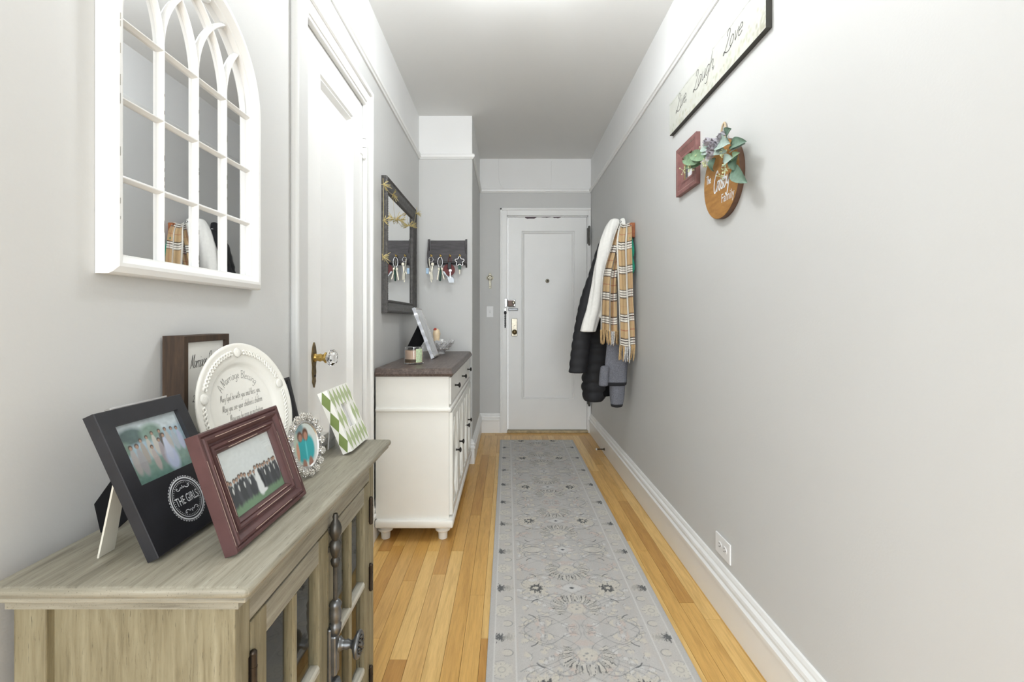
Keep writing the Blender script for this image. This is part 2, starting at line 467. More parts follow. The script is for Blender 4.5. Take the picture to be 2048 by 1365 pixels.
# ---- stroke lettering
GL = {
 'a': ([[(.4,.43),(.2,.5),(.05,.3),(.06,.08),(.18,0),(.35,.14),(.42,.46),(.42,.1),(.52,0)]], .54),
 'b': ([[(.1,1),(.08,.1),(.1,.02),(.25,0),(.4,.15),(.38,.38),(.22,.45),(.09,.3)]], .48),
 'c': ([[(.38,.42),(.22,.5),(.06,.32),(.08,.08),(.22,0),(.42,.1)]], .44),
 'd': ([[(.4,.42),(.2,.5),(.05,.3),(.06,.06),(.2,0),(.36,.14),(.44,1)],[(.42,.5),(.42,.08),(.52,0)]], .54),
 'e': ([[(.06,.25),(.36,.3),(.32,.46),(.18,.5),(.05,.3),(.08,.06),(.22,0),(.42,.1)]], .44),
 'f': ([[(.42,.95),(.3,1),(.2,.85),(.18,-.3)],[(.05,.48),(.35,.5)]], .36),
 'g': ([[(.4,.45),(.2,.5),(.05,.3),(.08,.08),(.22,.02),(.4,.2),(.42,.45),(.4,-.25),(.25,-.42),(.06,-.32)]], .5),
 'h': ([[(.1,1),(.07,0)],[(.07,.3),(.25,.5),(.38,.42),(.38,.05),(.48,0)]], .5),
 'i': ([[(.08,.5),(.08,.06),(.18,0)],[(.09,.68),(.11,.74)]], .22),
 'k': ([[(.08,1),(.07,0)],[(.35,.48),(.08,.2),(.38,0)]], .42),
 'l': ([[(.1,1),(.07,.08),(.18,0)]], .22),
 'm': ([[(.06,.5),(.06,0)],[(.06,.3),(.2,.5),(.3,.42),(.3,0)],[(.3,.3),(.46,.5),(.56,.42),(.56,.05),(.66,0)]], .7),
 'n': ([[(.06,.5),(.06,0)],[(.06,.3),(.22,.5),(.36,.42),(.36,.06),(.46,0)]], .5),
 'o': ([[(.22,.5),(.06,.34),(.06,.12),(.2,0),(.36,.12),(.37,.36),(.22,.5)]], .46),
 'p': ([[(.08,.5),(.06,-.42)],[(.07,.3),(.24,.5),(.4,.36),(.36,.1),(.2,0),(.07,.12)]], .46),
 'r': ([[(.06,.5),(.07,0)],[(.07,.28),(.18,.46),(.34,.46)]], .36),
 's': ([[(.34,.44),(.2,.5),(.08,.4),(.2,.26),(.32,.14),(.22,0),(.04,.06)]], .4),
 't': ([[(.16,.85),(.14,.08),(.24,0),(.34,.06)],[(.02,.56),(.32,.58)]], .36),
 'u': ([[(.06,.5),(.06,.12),(.18,0),(.34,.14),(.38,.5)],[(.38,.5),(.38,.08),(.48,0)]], .5),
 'v': ([[(.04,.5),(.18,0),(.36,.5)]], .4),
 'w': ([[(.04,.5),(.14,0),(.3,.42),(.42,0),(.58,.5)]], .62),
 'y': ([[(.06,.5),(.08,.2),(.2,.1),(.36,.2),(.4,.5),(.38,-.2),(.24,-.42),(.06,-.3)]], .48),
 'A': ([[(0,0),(.3,1),(.55,0)],[(.1,.36),(.5,.36)]], .62),
 'B': ([[(.1,1),(.08,0)],[(0,.9),(.3,1),(.48,.8),(.36,.56),(.12,.54),(.42,.5),(.52,.24),(.34,.02),(.06,.02)]], .6),
 'C': ([[(.55,.85),(.4,1),(.15,.85),(.03,.45),(.15,.08),(.35,0),(.58,.18)]], .6),
 'G': ([[(.55,.85),(.38,1),(.12,.8),(.04,.4),(.18,.05),(.4,.05),(.52,.4),(.34,.4)],[(.52,.4),(.5,-.2),(.3,-.3)]], .62),
 'L': ([[(.2,.7),(.12,.86),(.24,1),(.42,.9),(.4,.62),(.26,.3),(.12,.04),(0,-.06),(-.04,.04),(.08,.08),(.3,-.06),(.6,-.1),(.9,.06)]], .58),
 'l_': ([[(.1,1),(.06,0),(.4,0)]], .42),
 'M': ([[(0,0),(.1,.5),(.16,1),(.22,.5),(.3,.15),(.42,.6),(.56,1),(.6,.4),(.66,0)]], .75),
 'P': ([[(.12,.95),(.06,-.1)],[(0,.8),(.3,1.05),(.5,.8),(.38,.5),(.1,.45)]], .56),
 'T': ([[(0,.96),(.5,1)],[(.25,.98),(.24,0)]], .46),
 'R': ([[(.12,1),(.06,0)],[(0,.86),(.3,1.02),(.46,.8),(.34,.54),(.1,.5),(.34,.3),(.56,0),(.8,-.08)]], .62),
 ',': ([[(.06,.06),(.08,0),(.02,-.14)]], .18), '.': ([[(.05,0),(.09,.03)]], .16), "'": ([[(.06,1),(.03,.82)]], .12), ' ': ([], .34),
}
def smooth_pts(p, k=5):
    if len(p) < 3: return list(p)
    q = [p[0]] + list(p) + [p[-1]]
    out = []
    for i in range(1, len(q) - 2):
        a, b, c, d = q[i - 1], q[i], q[i + 1], q[i + 2]
        for j in range(k):
            t = j / k
            out.append(tuple(0.5 * ((2 * b[m]) + (-a[m] + c[m]) * t + (2 * a[m] - 5 * b[m] + 4 * c[m] - d[m]) * t * t + (-a[m] + 3 * b[m] - 3 * c[m] + d[m]) * t ** 3) for m in range(len(b))))
    out.append(tuple(p[-1]))
    return out
def strokes(text, size, slant=0.2, sx=1.0, gap=0.0):
    """-> (list of polylines, total advance) with the baseline at z=0"""
    out = []; x = 0
    for ch in text:
        g, adv = GL.get(ch, ([], .4))
        for st in g:
            out.append([((x + a * sx + b * slant) * size, b * size) for a, b in smooth_pts(st, 4)])
        x += (adv + gap) * sx
    return out, x * size
def write(mb, text, size, cx, cz, w, y, slant=0.2, sx=1.0, align='c', roll=0.0, taper=False, gap=0.0):
    ps, adv = strokes(text, size, slant, sx, gap)
    ox = -adv / 2 if align == 'c' else 0
    c, s_ = math.cos(roll), math.sin(roll)
    for p in ps:
        mb.ribbon([(cx + (a + ox) * c - b * s_, cz + (a + ox) * s_ + b * c) for a, b in p], w, y, taper)
def write_arc(mb, text, size, cx, cz, rad, mid, w, y, slant=0.1, roll=0.0, sx=1.0):
    ps, adv = strokes(text, size, slant, sx)
    for p in ps:
        q = []
        for a, b in p:
            t = mid - (a - adv / 2) / rad
            q.append((cx + (rad + b) * math.cos(t), cz + (rad + b) * math.sin(t)))
        mb.ribbon(q, w, y)
def font_mesh(body, size, sx=1.0):
    cu = bpy.data.curves.new('lettering', 'FONT'); cu.body = body; cu.size = size
    cu.align_x = 'CENTER'
    ob = bpy.data.objects.new('lettering', cu)
    COL.objects.link(ob)
    bpy.context.view_layer.update()
    me = bpy.data.meshes.new_from_object(ob.evaluated_get(bpy.context.evaluated_depsgraph_get()))
    mb = MB()
    mb.v = [(v.co.x * sx, 0, v.co.y) for v in me.vertices]
    mb.f = [tuple(p.vertices) for p in me.polygons]
    bpy.data.objects.remove(ob); bpy.data.meshes.remove(me); bpy.data.curves.remove(cu)
    return mb
# ================================================================== the setting
XL, XR, XB = -0.665, 0.795, -0.265
YN, YB, YF = -3.0, 3.53, 4.48
ZC, ZR = 2.61, 2.286
def rects(mb, L):
    """stack of rectangles (x0,x1,z0,z1,y), joined edge to edge, last one filled"""
    rs = [[(a, y, c), (b, y, c), (b, y, d), (a, y, d)] for a, b, c, d, y in L]
    return mb.rings(rs, True, True)

fl = struct('floor', MB().box(XL - .1, XR + .1, YN, YF + .1, -.1, -.02).box(-3.2, XL - .1, YN, .37, -.1, 0), 'subfloor', label='narrow honey oak strip floor of the hallway')  # second box: floor of the added side opening
fl['category'] = 'floor'
PW = 0.0575
cache = {}
def plank(x, y0, y1, across=False):
    L = round(y1 - y0, 3)
    if L < .02: return
    key = (L, across)
    g = .0004
    if key not in cache:
        mb = MB()
        w = PW - 2 * g
        if across: mb.box(0, L - .001, 0, w, -.02, 0, .0006)
        else: mb.box(0, w, 0, L - .001, -.02, 0, .0006)
        o = mb.build('plank', 'plank', fl)
        cache[key] = o.data
    else:
        o = bpy.data.objects.new('plank', cache[key]); COL.objects.link(o); o.parent = fl
    o.location = (y0, x + g, 0) if across else (x + g, y0, 0)
n = 0
x = XL
while x < XR - .01:
    y = YN - random.choice([0, .2, .4, .6])
    y0 = random.choice([.1, .3, .5, .7]); plank(x, YN, y0); y = y0
    while y < YF - 2 * PW - .001:
        L = random.choice([.55, .7, .85, 1.0, 1.15, 1.3, 1.5])
        y1 = min(y + L, YF - 2 * PW)
        if YF - 2 * PW - y1 < .2: y1 = YF - 2 * PW
        plank(x, max(y, YN), y1)
        y = y1
    x += PW
for k in range(2):
    plank(YF - (2 - k) * PW, XL, XL + .55 + .2 * k, True)
    plank(YF - (2 - k) * PW, XL + .55 + .2 * k, XR, True)

struct('ceiling', MB().box(XL - .1, XR + .1, YN, YF + .1, ZC, ZC + .1).box(-3.2, XL - .1, YN, .37, ZC, ZC + .1), 'ceil', label='pale grey plaster hallway ceiling')  # second box closes the added side opening overhead
# left wall with the closet door opening
CY0, CY1, CZ = 1.523, 2.15, 2.067
wl = MB()
wl.box(XL - .12, XL, .25, CY0, 0, ZC); wl.box(XL - .12, XL, CY0, CY1, CZ, ZC); wl.box(XL - .12, XL, CY1, YB, 0, ZC)
wl = struct('wall_left', wl, 'wall', label='light grey painted left wall with the arched mirror and closet door')
wp = struct('wall_left_projection', MB().box(XL - .12, XB, YB, YF + .12, 0, ZC), 'wall', label='light grey projecting wall carrying the key rack')
wr = struct('wall_right', MB().box(XR, XR + .12, YN, YF + .12, 0, ZC), 'wall', label='long light grey painted right wall with signs and coat rack')
DX0, DX1, DZ = -.005, .768, 2.067
wf = MB()
wf.box(XB, DX0, YF, YF + .12, 0, ZC); wf.box(DX0, DX1, YF, YF + .12, DZ, ZC); wf.box(DX1, XR, YF, YF + .12, 0, ZC)
wf = struct('wall_far', wf, 'wall', label='grey end wall around the white entry door')
struct('wall_added_opening', MB().box(-3.2, XL - .12, .25, .37, 0, ZC), 'wall', label='added light grey wall of the unseen side opening')  # unseen wall added to bound the side opening made for the fill light
# white frieze above the picture rail
e = .0012
MB().box(XL, XL + e, .25, YB, ZR + .03, ZC).build('frieze', 'frieze', wl)
MB().box(XL, XB + e, YB - e, YB, ZR + .03, ZC).build('frieze', 'frieze', wp)
MB().box(XB, XB + e, YB - e, YF, ZR + .03, ZC).build('frieze', 'frieze', wp)
MB().box(XR - e, XR, YN, YF, ZR + .03, ZC).build('frieze', 'frieze', wr)
MB().box(XB, XR, YF - e, YF, ZR + .03, ZC).build('frieze', 'frieze', wf)
# painted-over wires on the end frieze
def wire(pts): return MB().tube(smooth_pts(pts, 6), .003, 6)
wire([(-.085, YF - .003, ZC), (-.083, YF - .003, 2.52), (-.078, YF - .003, 2.40), (-.045, YF - .003, 2.335), (-.02, YF - .003, 2.325)]).build('wire', 'frieze', wf, True)
wire([(.42, YF - .003, 2.585), (.418, YF - .003, 2.45), (.415, YF - .003, 2.325)]).build('wire', 'frieze', wf, True)

def run(prof, a, b, wall, sgn, name, label, mat='white', ends=(0, 0)):
    """moulding along a wall: prof = [(proud, z)]; wall = ('x',x) runs along y or ('y',y) runs along x"""
    mb = MB()
    rs = []
    for t, m in ((a, ends[0]), (b, ends[1])):
        if wall[0] == 'x': rs.append([(wall[1] + sgn * d, t + m * d, z) for d, z in prof])
        else: rs.append([(t + m * d, wall[1] + sgn * d, z) for d, z in prof])
    mb.rings(rs, True, True)
    return struct(name, mb, mat, None, label)
BASE = [(0, 0), (.018, 0), (.018, .112), (.024, .116), (.024, .128), (.016, .135), (.016, .142), (.020, .148), (.018, .158), (.010, .165), (.010, .172), (.006, .182), (0, .184)]
RAIL = [(0, ZR), (.008, ZR), (.012, ZR + .008), (.018, ZR + .012), (.020, ZR + .026), (.014, ZR + .036), (0, ZR + .038)]
run(BASE, YN, YF, ('x', XR), -1, 'baseboard_right', 'tall white moulded baseboard along the right wall')
run(BASE, .25, 1.436, ('x', XL), 1, 'baseboard_left', 'white moulded baseboard behind the grey cabinet')
run(BASE, 2.24, YB, ('x', XL), 1, 'baseboard_left_rear', 'white moulded baseboard behind the white sideboard')
run(BASE, XL + .02, XB, ('y', YB), -1, 'baseboard_projection', 'white baseboard across the projecting wall', ends=(0, 1))
run(BASE, YB, YF, ('x', XB), 1, 'baseboard_projection_side', 'white baseboard turning along the projecting wall side', ends=(-1, 0))
run(BASE, XB, DX0 - .062, ('y', YF), -1, 'baseboard_far', 'short white baseboard left of the entry door casing')
run(RAIL, YN, YF, ('x', XR), -1, 'trim_1', 'white picture rail along the right wall')
run(RAIL, .25, YB, ('x', XL), 1, 'trim_2', 'white picture rail along the left wall')
run(RAIL, XL, XB, ('y', YB), -1, 'trim_3', 'white picture rail above the key rack', ends=(0, 1))
run(RAIL, YB, YF, ('x', XB), 1, 'trim_4', 'white picture rail along the projecting wall side', ends=(-1, 0))
run(RAIL, XB, XR, ('y', YF), -1, 'trim_5', 'white picture rail above the entry door')

# ---- entry door casing and door
def casing_y(mb):
    for a, b, c, d in ((DX0 - .062, DX0, 0, DZ + .066), (DX1, XR - .003, 0, DZ + .066)):
        mb.box(a, b, YF - .018, YF, c, d, .003)
    mb.box(DX0, DX1, YF - .018, YF, DZ, DZ + .066, .003)
    mb.box(DX0 - .066, DX0 - .046, YF - .027, YF - .01, 0, DZ + .07, .004)
    mb.box(DX0 - .066, XR - .004, YF - .027, YF - .01, DZ + .05, DZ + .07, .004)
    mb.box(DX0 - .0, DX0 + .008, YF, YF + .05, 0, DZ)
    mb.box(DX1 - .008, DX1, YF, YF + .05, 0, DZ); mb.box(DX0, DX1, YF, YF + .05, DZ - .008, DZ)
    return mb
struct('trim_6', casing_y(MB()), 'white', label='white painted casing around the entry door')
dw, dh = DX1 - DX0 - .022, DZ - .038
d1 = bpy.data.objects.new('door_1', None); COL.objects.link(d1)
d1.location = (DX0 + .011, YF + .012, .026); MATS['door_1'] = Matrix.Translation(d1.location)
tag(d1, 'white single-panel entry door at the end of the hall', 'door', None, 'structure')
mb = MB()
rects(mb, [(0, dw, 0, dh, .04), (0, dw, 0, dh, 0), (.128, dw - .115, .285, dh - .13, 0), (.134, dw - .121, .291, dh - .136, .007), (.144, dw - .131, .301, dh - .146, .003), (.156, dw - .143, .313, dh - .158, .012)])
mb.build('leaf', 'white', d1)
px2x = lambda px: (px - VX) / F * YF
py2z = lambda py: H - (py - VY) / F * YF
# hardware on the entry door
mb = MB(); mb.lathe([(.001, -.012), (.012, -.012), (.017, -.008), (.019, 0), (.019, .004)], (px2x(1095), YF + .012, py2z(562)), 'y', 18)
pe = mb.build('peephole', 'nickel', d1, True, True)
MB().lathe([(.001, -.0145), (.007, -.0145), (.008, -.011)], (px2x(1095), YF + .012, py2z(562)), 'y', 14).build('lens', 'black', pe, True, True)
lk = MB().box(px2x(1014.5), px2x(1031), YF - .022, YF + .012, py2z(614), py2z(599), .008)
lk = lk.build('rim_lock', 'silver', d1, False, True)
MB().box(px2x(1016), px2x(1028), YF - .026, YF - .02, py2z(612.5), py2z(601), .005).build('lock_case', 'lockbrown', lk, False, True)
MB().lathe([(.001, -.05), (.012, -.05), (.015, -.044), (.013, -.03), (.014, -.022)], (px2x(1027), YF, py2z(606)), 'y', 16, 1, 1.3).build('thumb_turn', 'nickel', lk, True, True)
MB().box(px2x(1009.5), px2x(1014), YF - .034, YF - .018, py2z(614), py2z(598), .003).build('strike', 'silver', lk, False, True)
MB().box(px2x(1016), px2x(1036), YF - .006, YF + .013, py2z(621.5), py2z(617), .004).build('night_latch', 'pewter', d1, False, True)
kp = MB().box(px2x(1023), px2x(1034.5), YF + .004, YF + .0125, py2z(673), py2z(637.5), .004).build('knob_plate', 'nickel', d1, False, True)
MB().lathe([(.009, .012), (.009, -.022), (.014, -.026), (.023, -.036), (.024, -.046), (.016, -.056), (.001, -.058)], (px2x(1029), YF, py2z(664.5)), 'y', 20).build('door_knob', 'oldbrass', kp, True, True)
MB().lathe([(.004, .006), (.004, .0025)], (px2x(1028.5), YF, py2z(652)), 'y', 10).build('keyhole', 'black', kp, False, True)
for a, b in ((455, 490), (793, 810)):
    hb = MB()
    hb.tube([(px2x(1177.5), YF - .026, py2z(b)), (px2x(1177.5), YF - .026, py2z(a))], .011, 10)
    hb.box(px2x(1174), px2x(1177.5), YF - .022, YF + .012, py2z(b - 2), py2z(a + 2))
    hb.lathe([(.001, 0), (.008, .004), (.01, .012)], (px2x(1177.5), YF - .026, py2z(b) - .012), 'z', 10)
    hb.lathe([(.01, 0), (.008, .008), (.001, .012)], (px2x(1177.5), YF - .026, py2z(a)), 'z', 10)
    hb.build('hinge', 'dpewter', d1, True, True, auto=40)
# bare patches where the paint has come off along the head of the door
random.seed(3)
for a, b, h in ((1028, 1034, 2), (1050, 1073, 5.5), (1082, 1102, 3), (1106, 1122, 4), (1128, 1131, 1.5), (1146, 1152, 1.5)):
    top = [(px2x(a + (b - a) * t), py2z(432.5)) for t in (0, .5, 1)]
    bot = [(px2x(a + (b - a) * (1 - t)), py2z(432.5 + h * (.35 + .65 * math.sin(PI * (.1 + .8 * t))) * random.uniform(.75, 1.1))) for t in (0, .2, .4, .6, .8, 1)]
    MB().prism(top + bot, YF + .0112, YF + .0125, 'y').build('paint_chip', 'chip', d1, False, True)
struct('trim_7', MB().box(DX0, DX1, YF - .02, YF + .06, 0, .022, .004), plain('worn_threshold', lin(176, 160, 128), .6, var=.25, vscale=30), label='worn wooden threshold below the entry door')

# ---- closet door, its casing
mb = MB()
cw = .087
def vcas(y0, y1):
    mb.box(XL, XL + .02, y0, y1, 0, CZ + cw, .004)
vcas(CY1, CY1 + cw)
mb.box(XL, XL + .0195, CY0 - .02, CY1 + .02, CZ, CZ + cw - .001, .004)
for y0, y1 in ((CY1 + cw - .022, CY1 + cw),):
    mb.box(XL, XL + .03, y0 - .002, y1 + .002, 0, CZ + cw + .001, .005)
mb.box(XL, XL + .0305, CY0 - cw + .025, CY1 + cw + .0015, CZ + cw - .022, CZ + cw + .003, .005)
mb.box(XL, XL + .025, CY0, CY1, CZ + .012, CZ + .03, .004)
mb.box(XL - .05, XL, CY0, CY0 + .008, 0, CZ); mb.box(XL - .05, XL, CY1 - .008, CY1, 0, CZ); mb.box(XL - .05, XL, CY0, CY1, CZ - .008, CZ)
struct('trim_8', mb, 'white', label='white moulded casing around the closet door')
mb = MB(); mb.box(XL, XL + .02, CY0 - cw, CY0, 0, CZ + cw, .004); mb.box(XL, XL + .026, CY0 - cw - .002, CY0 - cw + .022, 0, CZ + cw + .001, .008)
struct('trim_9', mb, 'wall', label='grey painted left upright of the closet door casing')
d2 = bpy.data.objects.new('door_2', None); COL.objects.link(d2)
d2.location = (XL + .004, CY0 + .011, .01); d2.rotation_euler = (0, 0, R(90))
MATS['door_2'] = Matrix.Translation(d2.location) @ Matrix.Rotation(R(90), 4, 'Z')
tag(d2, 'white panelled closet door with glass knob on the left', 'door', None, 'structure')
lw, lh = CY1 - CY0 - .022, CZ - .022
mb = MB()
rects(mb, [(0, lw, 0, lh, .036), (0, lw, 0, lh, 0), (.125, lw - .125, .25, lh - .10, 0), (.130, lw - .130, .255, lh - .106, .008), (.138, lw - .138, .263, lh - .114, .004), (.152, lw - .152, .277, lh - .13, .02)])
mb.build('leaf', 'white', d2)
kx, kz = .066, .956 - .01
pts = [(-.010, .036), (-.004, .046), (0, .052), (.004, .046), (.010, .036), (.014, .022), (.018, .006), (.015, -.012), (.010, -.03), (.013, -.05), (.009, -.07), (.011, -.082), (.004, -.094), (0, -.102), (-.004, -.094), (-.011, -.082), (-.009, -.07), (-.013, -.05), (-.010, -.03), (-.015, -.012), (-.018, .006), (-.014, .022)]
pl = MB().prism([(kx + a, kz + b) for a, b in pts], -.005, 0, 'y').build('escutcheon', 'oldbrass', d2)
MB().lathe([(.004, .0), (.004, -.008)], (kx, 0, kz - .062), 'y', 10).build('keyhole', 'black', pl)
MB().lathe([(.017, -.004), (.013, -.010), (.011, -.016), (.014, -.024), (.011, -.030), (.012, -.036), (.019, -.042), (.017, -.046)], (kx, 0, kz), 'y', 18).build('knob_shank', 'brass', d2, True)
MB().lathe([(.013, -.046), (.024, -.053), (.029, -.062), (.029, -.067), (.021, -.077), (.012, -.079), (.001, -.076)], (kx, 0, kz), 'y', 8, ph=PI / 8).build('glass_knob', 'crystal', d2)
hz = 1.09 + (VY - 283) * 2.12 / F
mb = MB()
for k in range(3):
    mb.tube([(lw + .004, -.008, hz - .06 + k * .04 - .01), (lw + .004, -.008, hz - .06 + k * .04 + .026)], .009, 10)
mb.lathe([(.001, 0), (.008, .006), (.009, .014)], (lw + .004, -.008, hz - .085), 'z', 10)
mb.box(lw - .03, lw - .002, -.003, 0, hz - .065, hz + .045)
mb.build('hinge', 'white', d2)

# ---- globe lamp on a short stem, just above the picture
lamp = thing('ceiling_lamp', 'round white glass globe lamp on a short stem from the ceiling', 'lamp', (.06, 1.72, ZC))
MB().lathe([(.06, 0), (.062, -.012), (.045, -.024), (.012, -.028), (.010, -.07), (.03, -.075)], (0, 0, 0), 'z', 32).build('stem', 'nickel', lamp, True)
MB().lathe([(.03, -.072)] + [(.115 * math.sin(t), -.18 + .115 * math.cos(t)) for t in np.linspace(.28, PI - .01, 18)], (0, 0, 0), 'z', 40).build('globe', emit('lit_frosted_glass', (.93, .97, 1.0), 21), lamp, True)

# ---- switch, outlet, door stop, cross on the end wall
sw = thing('light_switch', 'white toggle light switch on the grey wall left of the entry door', 'switch', (px2x(980), YF, py2z(624)))
MB().box(-.031, .031, -.006, -.0003, -.053, .053, .002).build('plate', 'plastic', sw)
MB().box(-.006, .006, -.0075, -.005, -.012, .012, .0015).build('collar', 'lgrey', sw)
MB().box(-.004, .004, -.016, -.005, -.002, .009, .002).build('toggle', 'plastic', sw)
oy, ozz = y_at(1448.5, XR), 0
oyc = .5 * (y_at(1433, XR) + y_at(1464, XR)); ozc = H - (1096 - VY) / F * oyc
ot = thing('wall_outlet', 'white sideways electrical outlet low on the right wall', 'outlet', (XR, oyc, ozc), (0, 0, R(-90)))
MB().box(-.058, .058, -.006, -.0003, -.0365, .0365, .002).build('plate', 'plastic', ot)
for s in (-1, 1):
    f_ = MB().lathe([(.0165, -.005), (.0165, -.0075), (.001, -.008)], (s * .0195, 0, 0), 'y', 20, 1, .8).build('socket', 'plastic', ot, True, auto=30)
    m2 = MB(); m2.box(s * .0195 - .006, s * .0195 + .002, -.0084, -.0078, .005, .007); m2.box(s * .0195 - .006, s * .0195 + .002, -.0084, -.0078, -.007, -.005); m2.box(s * .0195 + .006, s * .0195 + .0095, -.0084, -.0078, -.002, .002)
    m2.build('slots', 'slot', f_)
MB().lathe([(.003, -.0058), (.0025, -.0072), (.001, -.0074)], (0, 0, 0), 'y', 10).build('screw', 'lgrey', ot)
dy_ = y_at(1209, .777); dz_ = H - (899 - VY) / F * dy_
ds = thing('door_stop', 'small dark rigid door stop screwed to the right baseboard', 'door stop', (.777, dy_, dz_), (0, 0, R(-90)))
MB().lathe([(.012, -.0005), (.011, -.004), (.005, -.010), (.0045, -.058), (.006, -.060)], (0, 0, 0), 'y', 12).build('shaft', 'bronze', ds, True)
MB().lathe([(.009, -.060), (.010, -.066), (.006, -.071), (.001, -.072)], (0, 0, 0), 'y', 12).build('rubber_tip', 'lgrey', ds, True)
cr = thing('wall_cross', 'small cream ringed cross plaque on the grey wall above the switch', 'cross', (px2x(980), YF, py2z(561)))
mb = MB()
cp = [(-.009, -.078), (.014, -.078), (.012, -.01), (.02, .005), (.034, .012), (.034, .034), (.02, .04), (.012, .06), (.004, .072), (-.010, .066), (-.014, .05), (-.022, .04), (-.034, .034), (-.034, .012), (-.02, .005), (-.010, -.01)]
mb.prism(cp, -.011, -.0004, 'y')
mb.build('plaque', 'pebble', cr)
mb = MB()
mb.tube([(.021 * math.cos(t * PI / 8), -.011, .023 + .021 * math.sin(t * PI / 8)) for t in range(17)], .0035, 6)
mb.ball((0, -.012, .023), .006, 10, 6); mb.ball((0, -.012, -.062), .004, 8, 5); mb.box(-.003, .003, -.0125, -.011, -.07, .06); mb.box(-.028, .028, -.0125, -.011, .02, .026)
mb.build('ring_relief', 'nickel', cr, True, auto=40)
tk = thing('hanging_key', 'dark twisted key fob hanging from the entry door chain', 'key fob', (px2x(1010.5), YF - .03, py2z(620)))
MB().box(-.008, .008, -.004, .0035, -.012, .012, .002).build('hook_plate', 'silver', tk)
mb = MB()
mb.lathe([(.001, -.042), (.01, -.04), (.013, -.03), (.010, -.018), (.004, -.012)], (0, 0, 0), 'z', 10)
for s in (0, PI):
    mb.tube([(.0045 * math.cos(s + k * .9), .0045 * math.sin(s + k * .9), -.04 - k * .0062) for k in range(20)], .0035, 6)
mb.ball((0, 0, -.165), .007, 8, 6)
mb.build('fob', 'black', tk, True)

# ================================================================== grey-washed cabinet in the foreground
CX1, CTOP = -.352, .762           # front face of the body, height of the top
TY0, TY1 = .576, 1.272            # top near and far end
BY0, BY1 = .607, 1.235
cb = thing('accent_cabinet', 'grey-washed wooden accent cabinet with glass doors under the photo frames', 'cabinet', (-.5, .92, 0))
XW = XL + .0265
mb = MB()
def slab(off_, z0, z1, c):
    mb.box(XW, CX1 + off_, BY0 - off_, BY1 + off_ + (.004 if off_ > .02 else 0), z0, z1, c)
mb = MB(); slab(.037, CTOP - .015, CTOP, .006)
mb.build('top', 'gw_y', cb, True, True, auto=50)
mb = MB()
slab(.031, CTOP - .0225, CTOP - .0145, .0025)
pr = [(.027, CTOP - .022), (.022, CTOP - .025), (.014, CTOP - .028), (.010, CTOP - .029), (.010, CTOP - .042), (0.002, CTOP - .043)]
rs = [[(XW, BY0 - o, z), (CX1 + o, BY0 - o, z), (CX1 + o, BY1 + o, z), (XW, BY1 + o, z)] for o, z in pr]
mb.rings(rs, True, True)
mb.build('cornice', 'gw_y', cb, False, True)
# carcass
mb = MB()
mb.box(XW, CX1 - .012, BY0 + .012, BY0 + .02, .1, CTOP - .042)
mb.build('side_panel', 'gw_z', cb, False, True)
MB().box(XW, CX1 - .012, BY1 - .02, BY1 - .012, .1, CTOP - .042).build('side_panel', 'gw_z', cb, False, True)
for yy in (BY0, BY1 - .036):
    MB().box(CX1 - .05, CX1, yy, yy + .036, 0, CTOP - .042, .002).build('corner_post', 'gw_z', cb, False, True)
    MB().box(XW, XW + .042, yy, yy + .036, 0, CTOP - .042, .002).build('corner_post', 'gw_z', cb, False, True)
for zz in ((.09, .15),):
    MB().box(XW + .042, CX1 - .05, BY0 + .004, BY0 + .02, *zz, .002).build('side_rail', 'gw_x', cb, False, True)
DT, DB = .673, .10
MB().box(CX1 - .02, CX1 - .001, BY0 + .036, BY1 - .036, DT + .003, CTOP - .04, .001).build('front_rail', 'gw_y', cb, False, True)
MB().box(CX1 - .02, CX1 - .001, BY0 + .036, BY1 - .036, .05, DB - .003, .001).build('front_rail', 'gw_y', cb, False, True)
MB().box(XW, XW + .006, BY0 + .03, BY1 - .03, .08, CTOP - .05).build('back_panel', 'cab_in', cb, False, True)
MB().box(XW + .006, CX1 - .03, BY0 + .02, BY1 - .02, .09, .105).build('bottom_board', 'cab_in', cb, False, True)
MB().box(XW + .006, CX1 - .05, BY0 + .02, BY1 - .02, .425, .44).build('shelf', 'cab_in', cb, False, True)
YM = .5 * (BY0 + BY1)
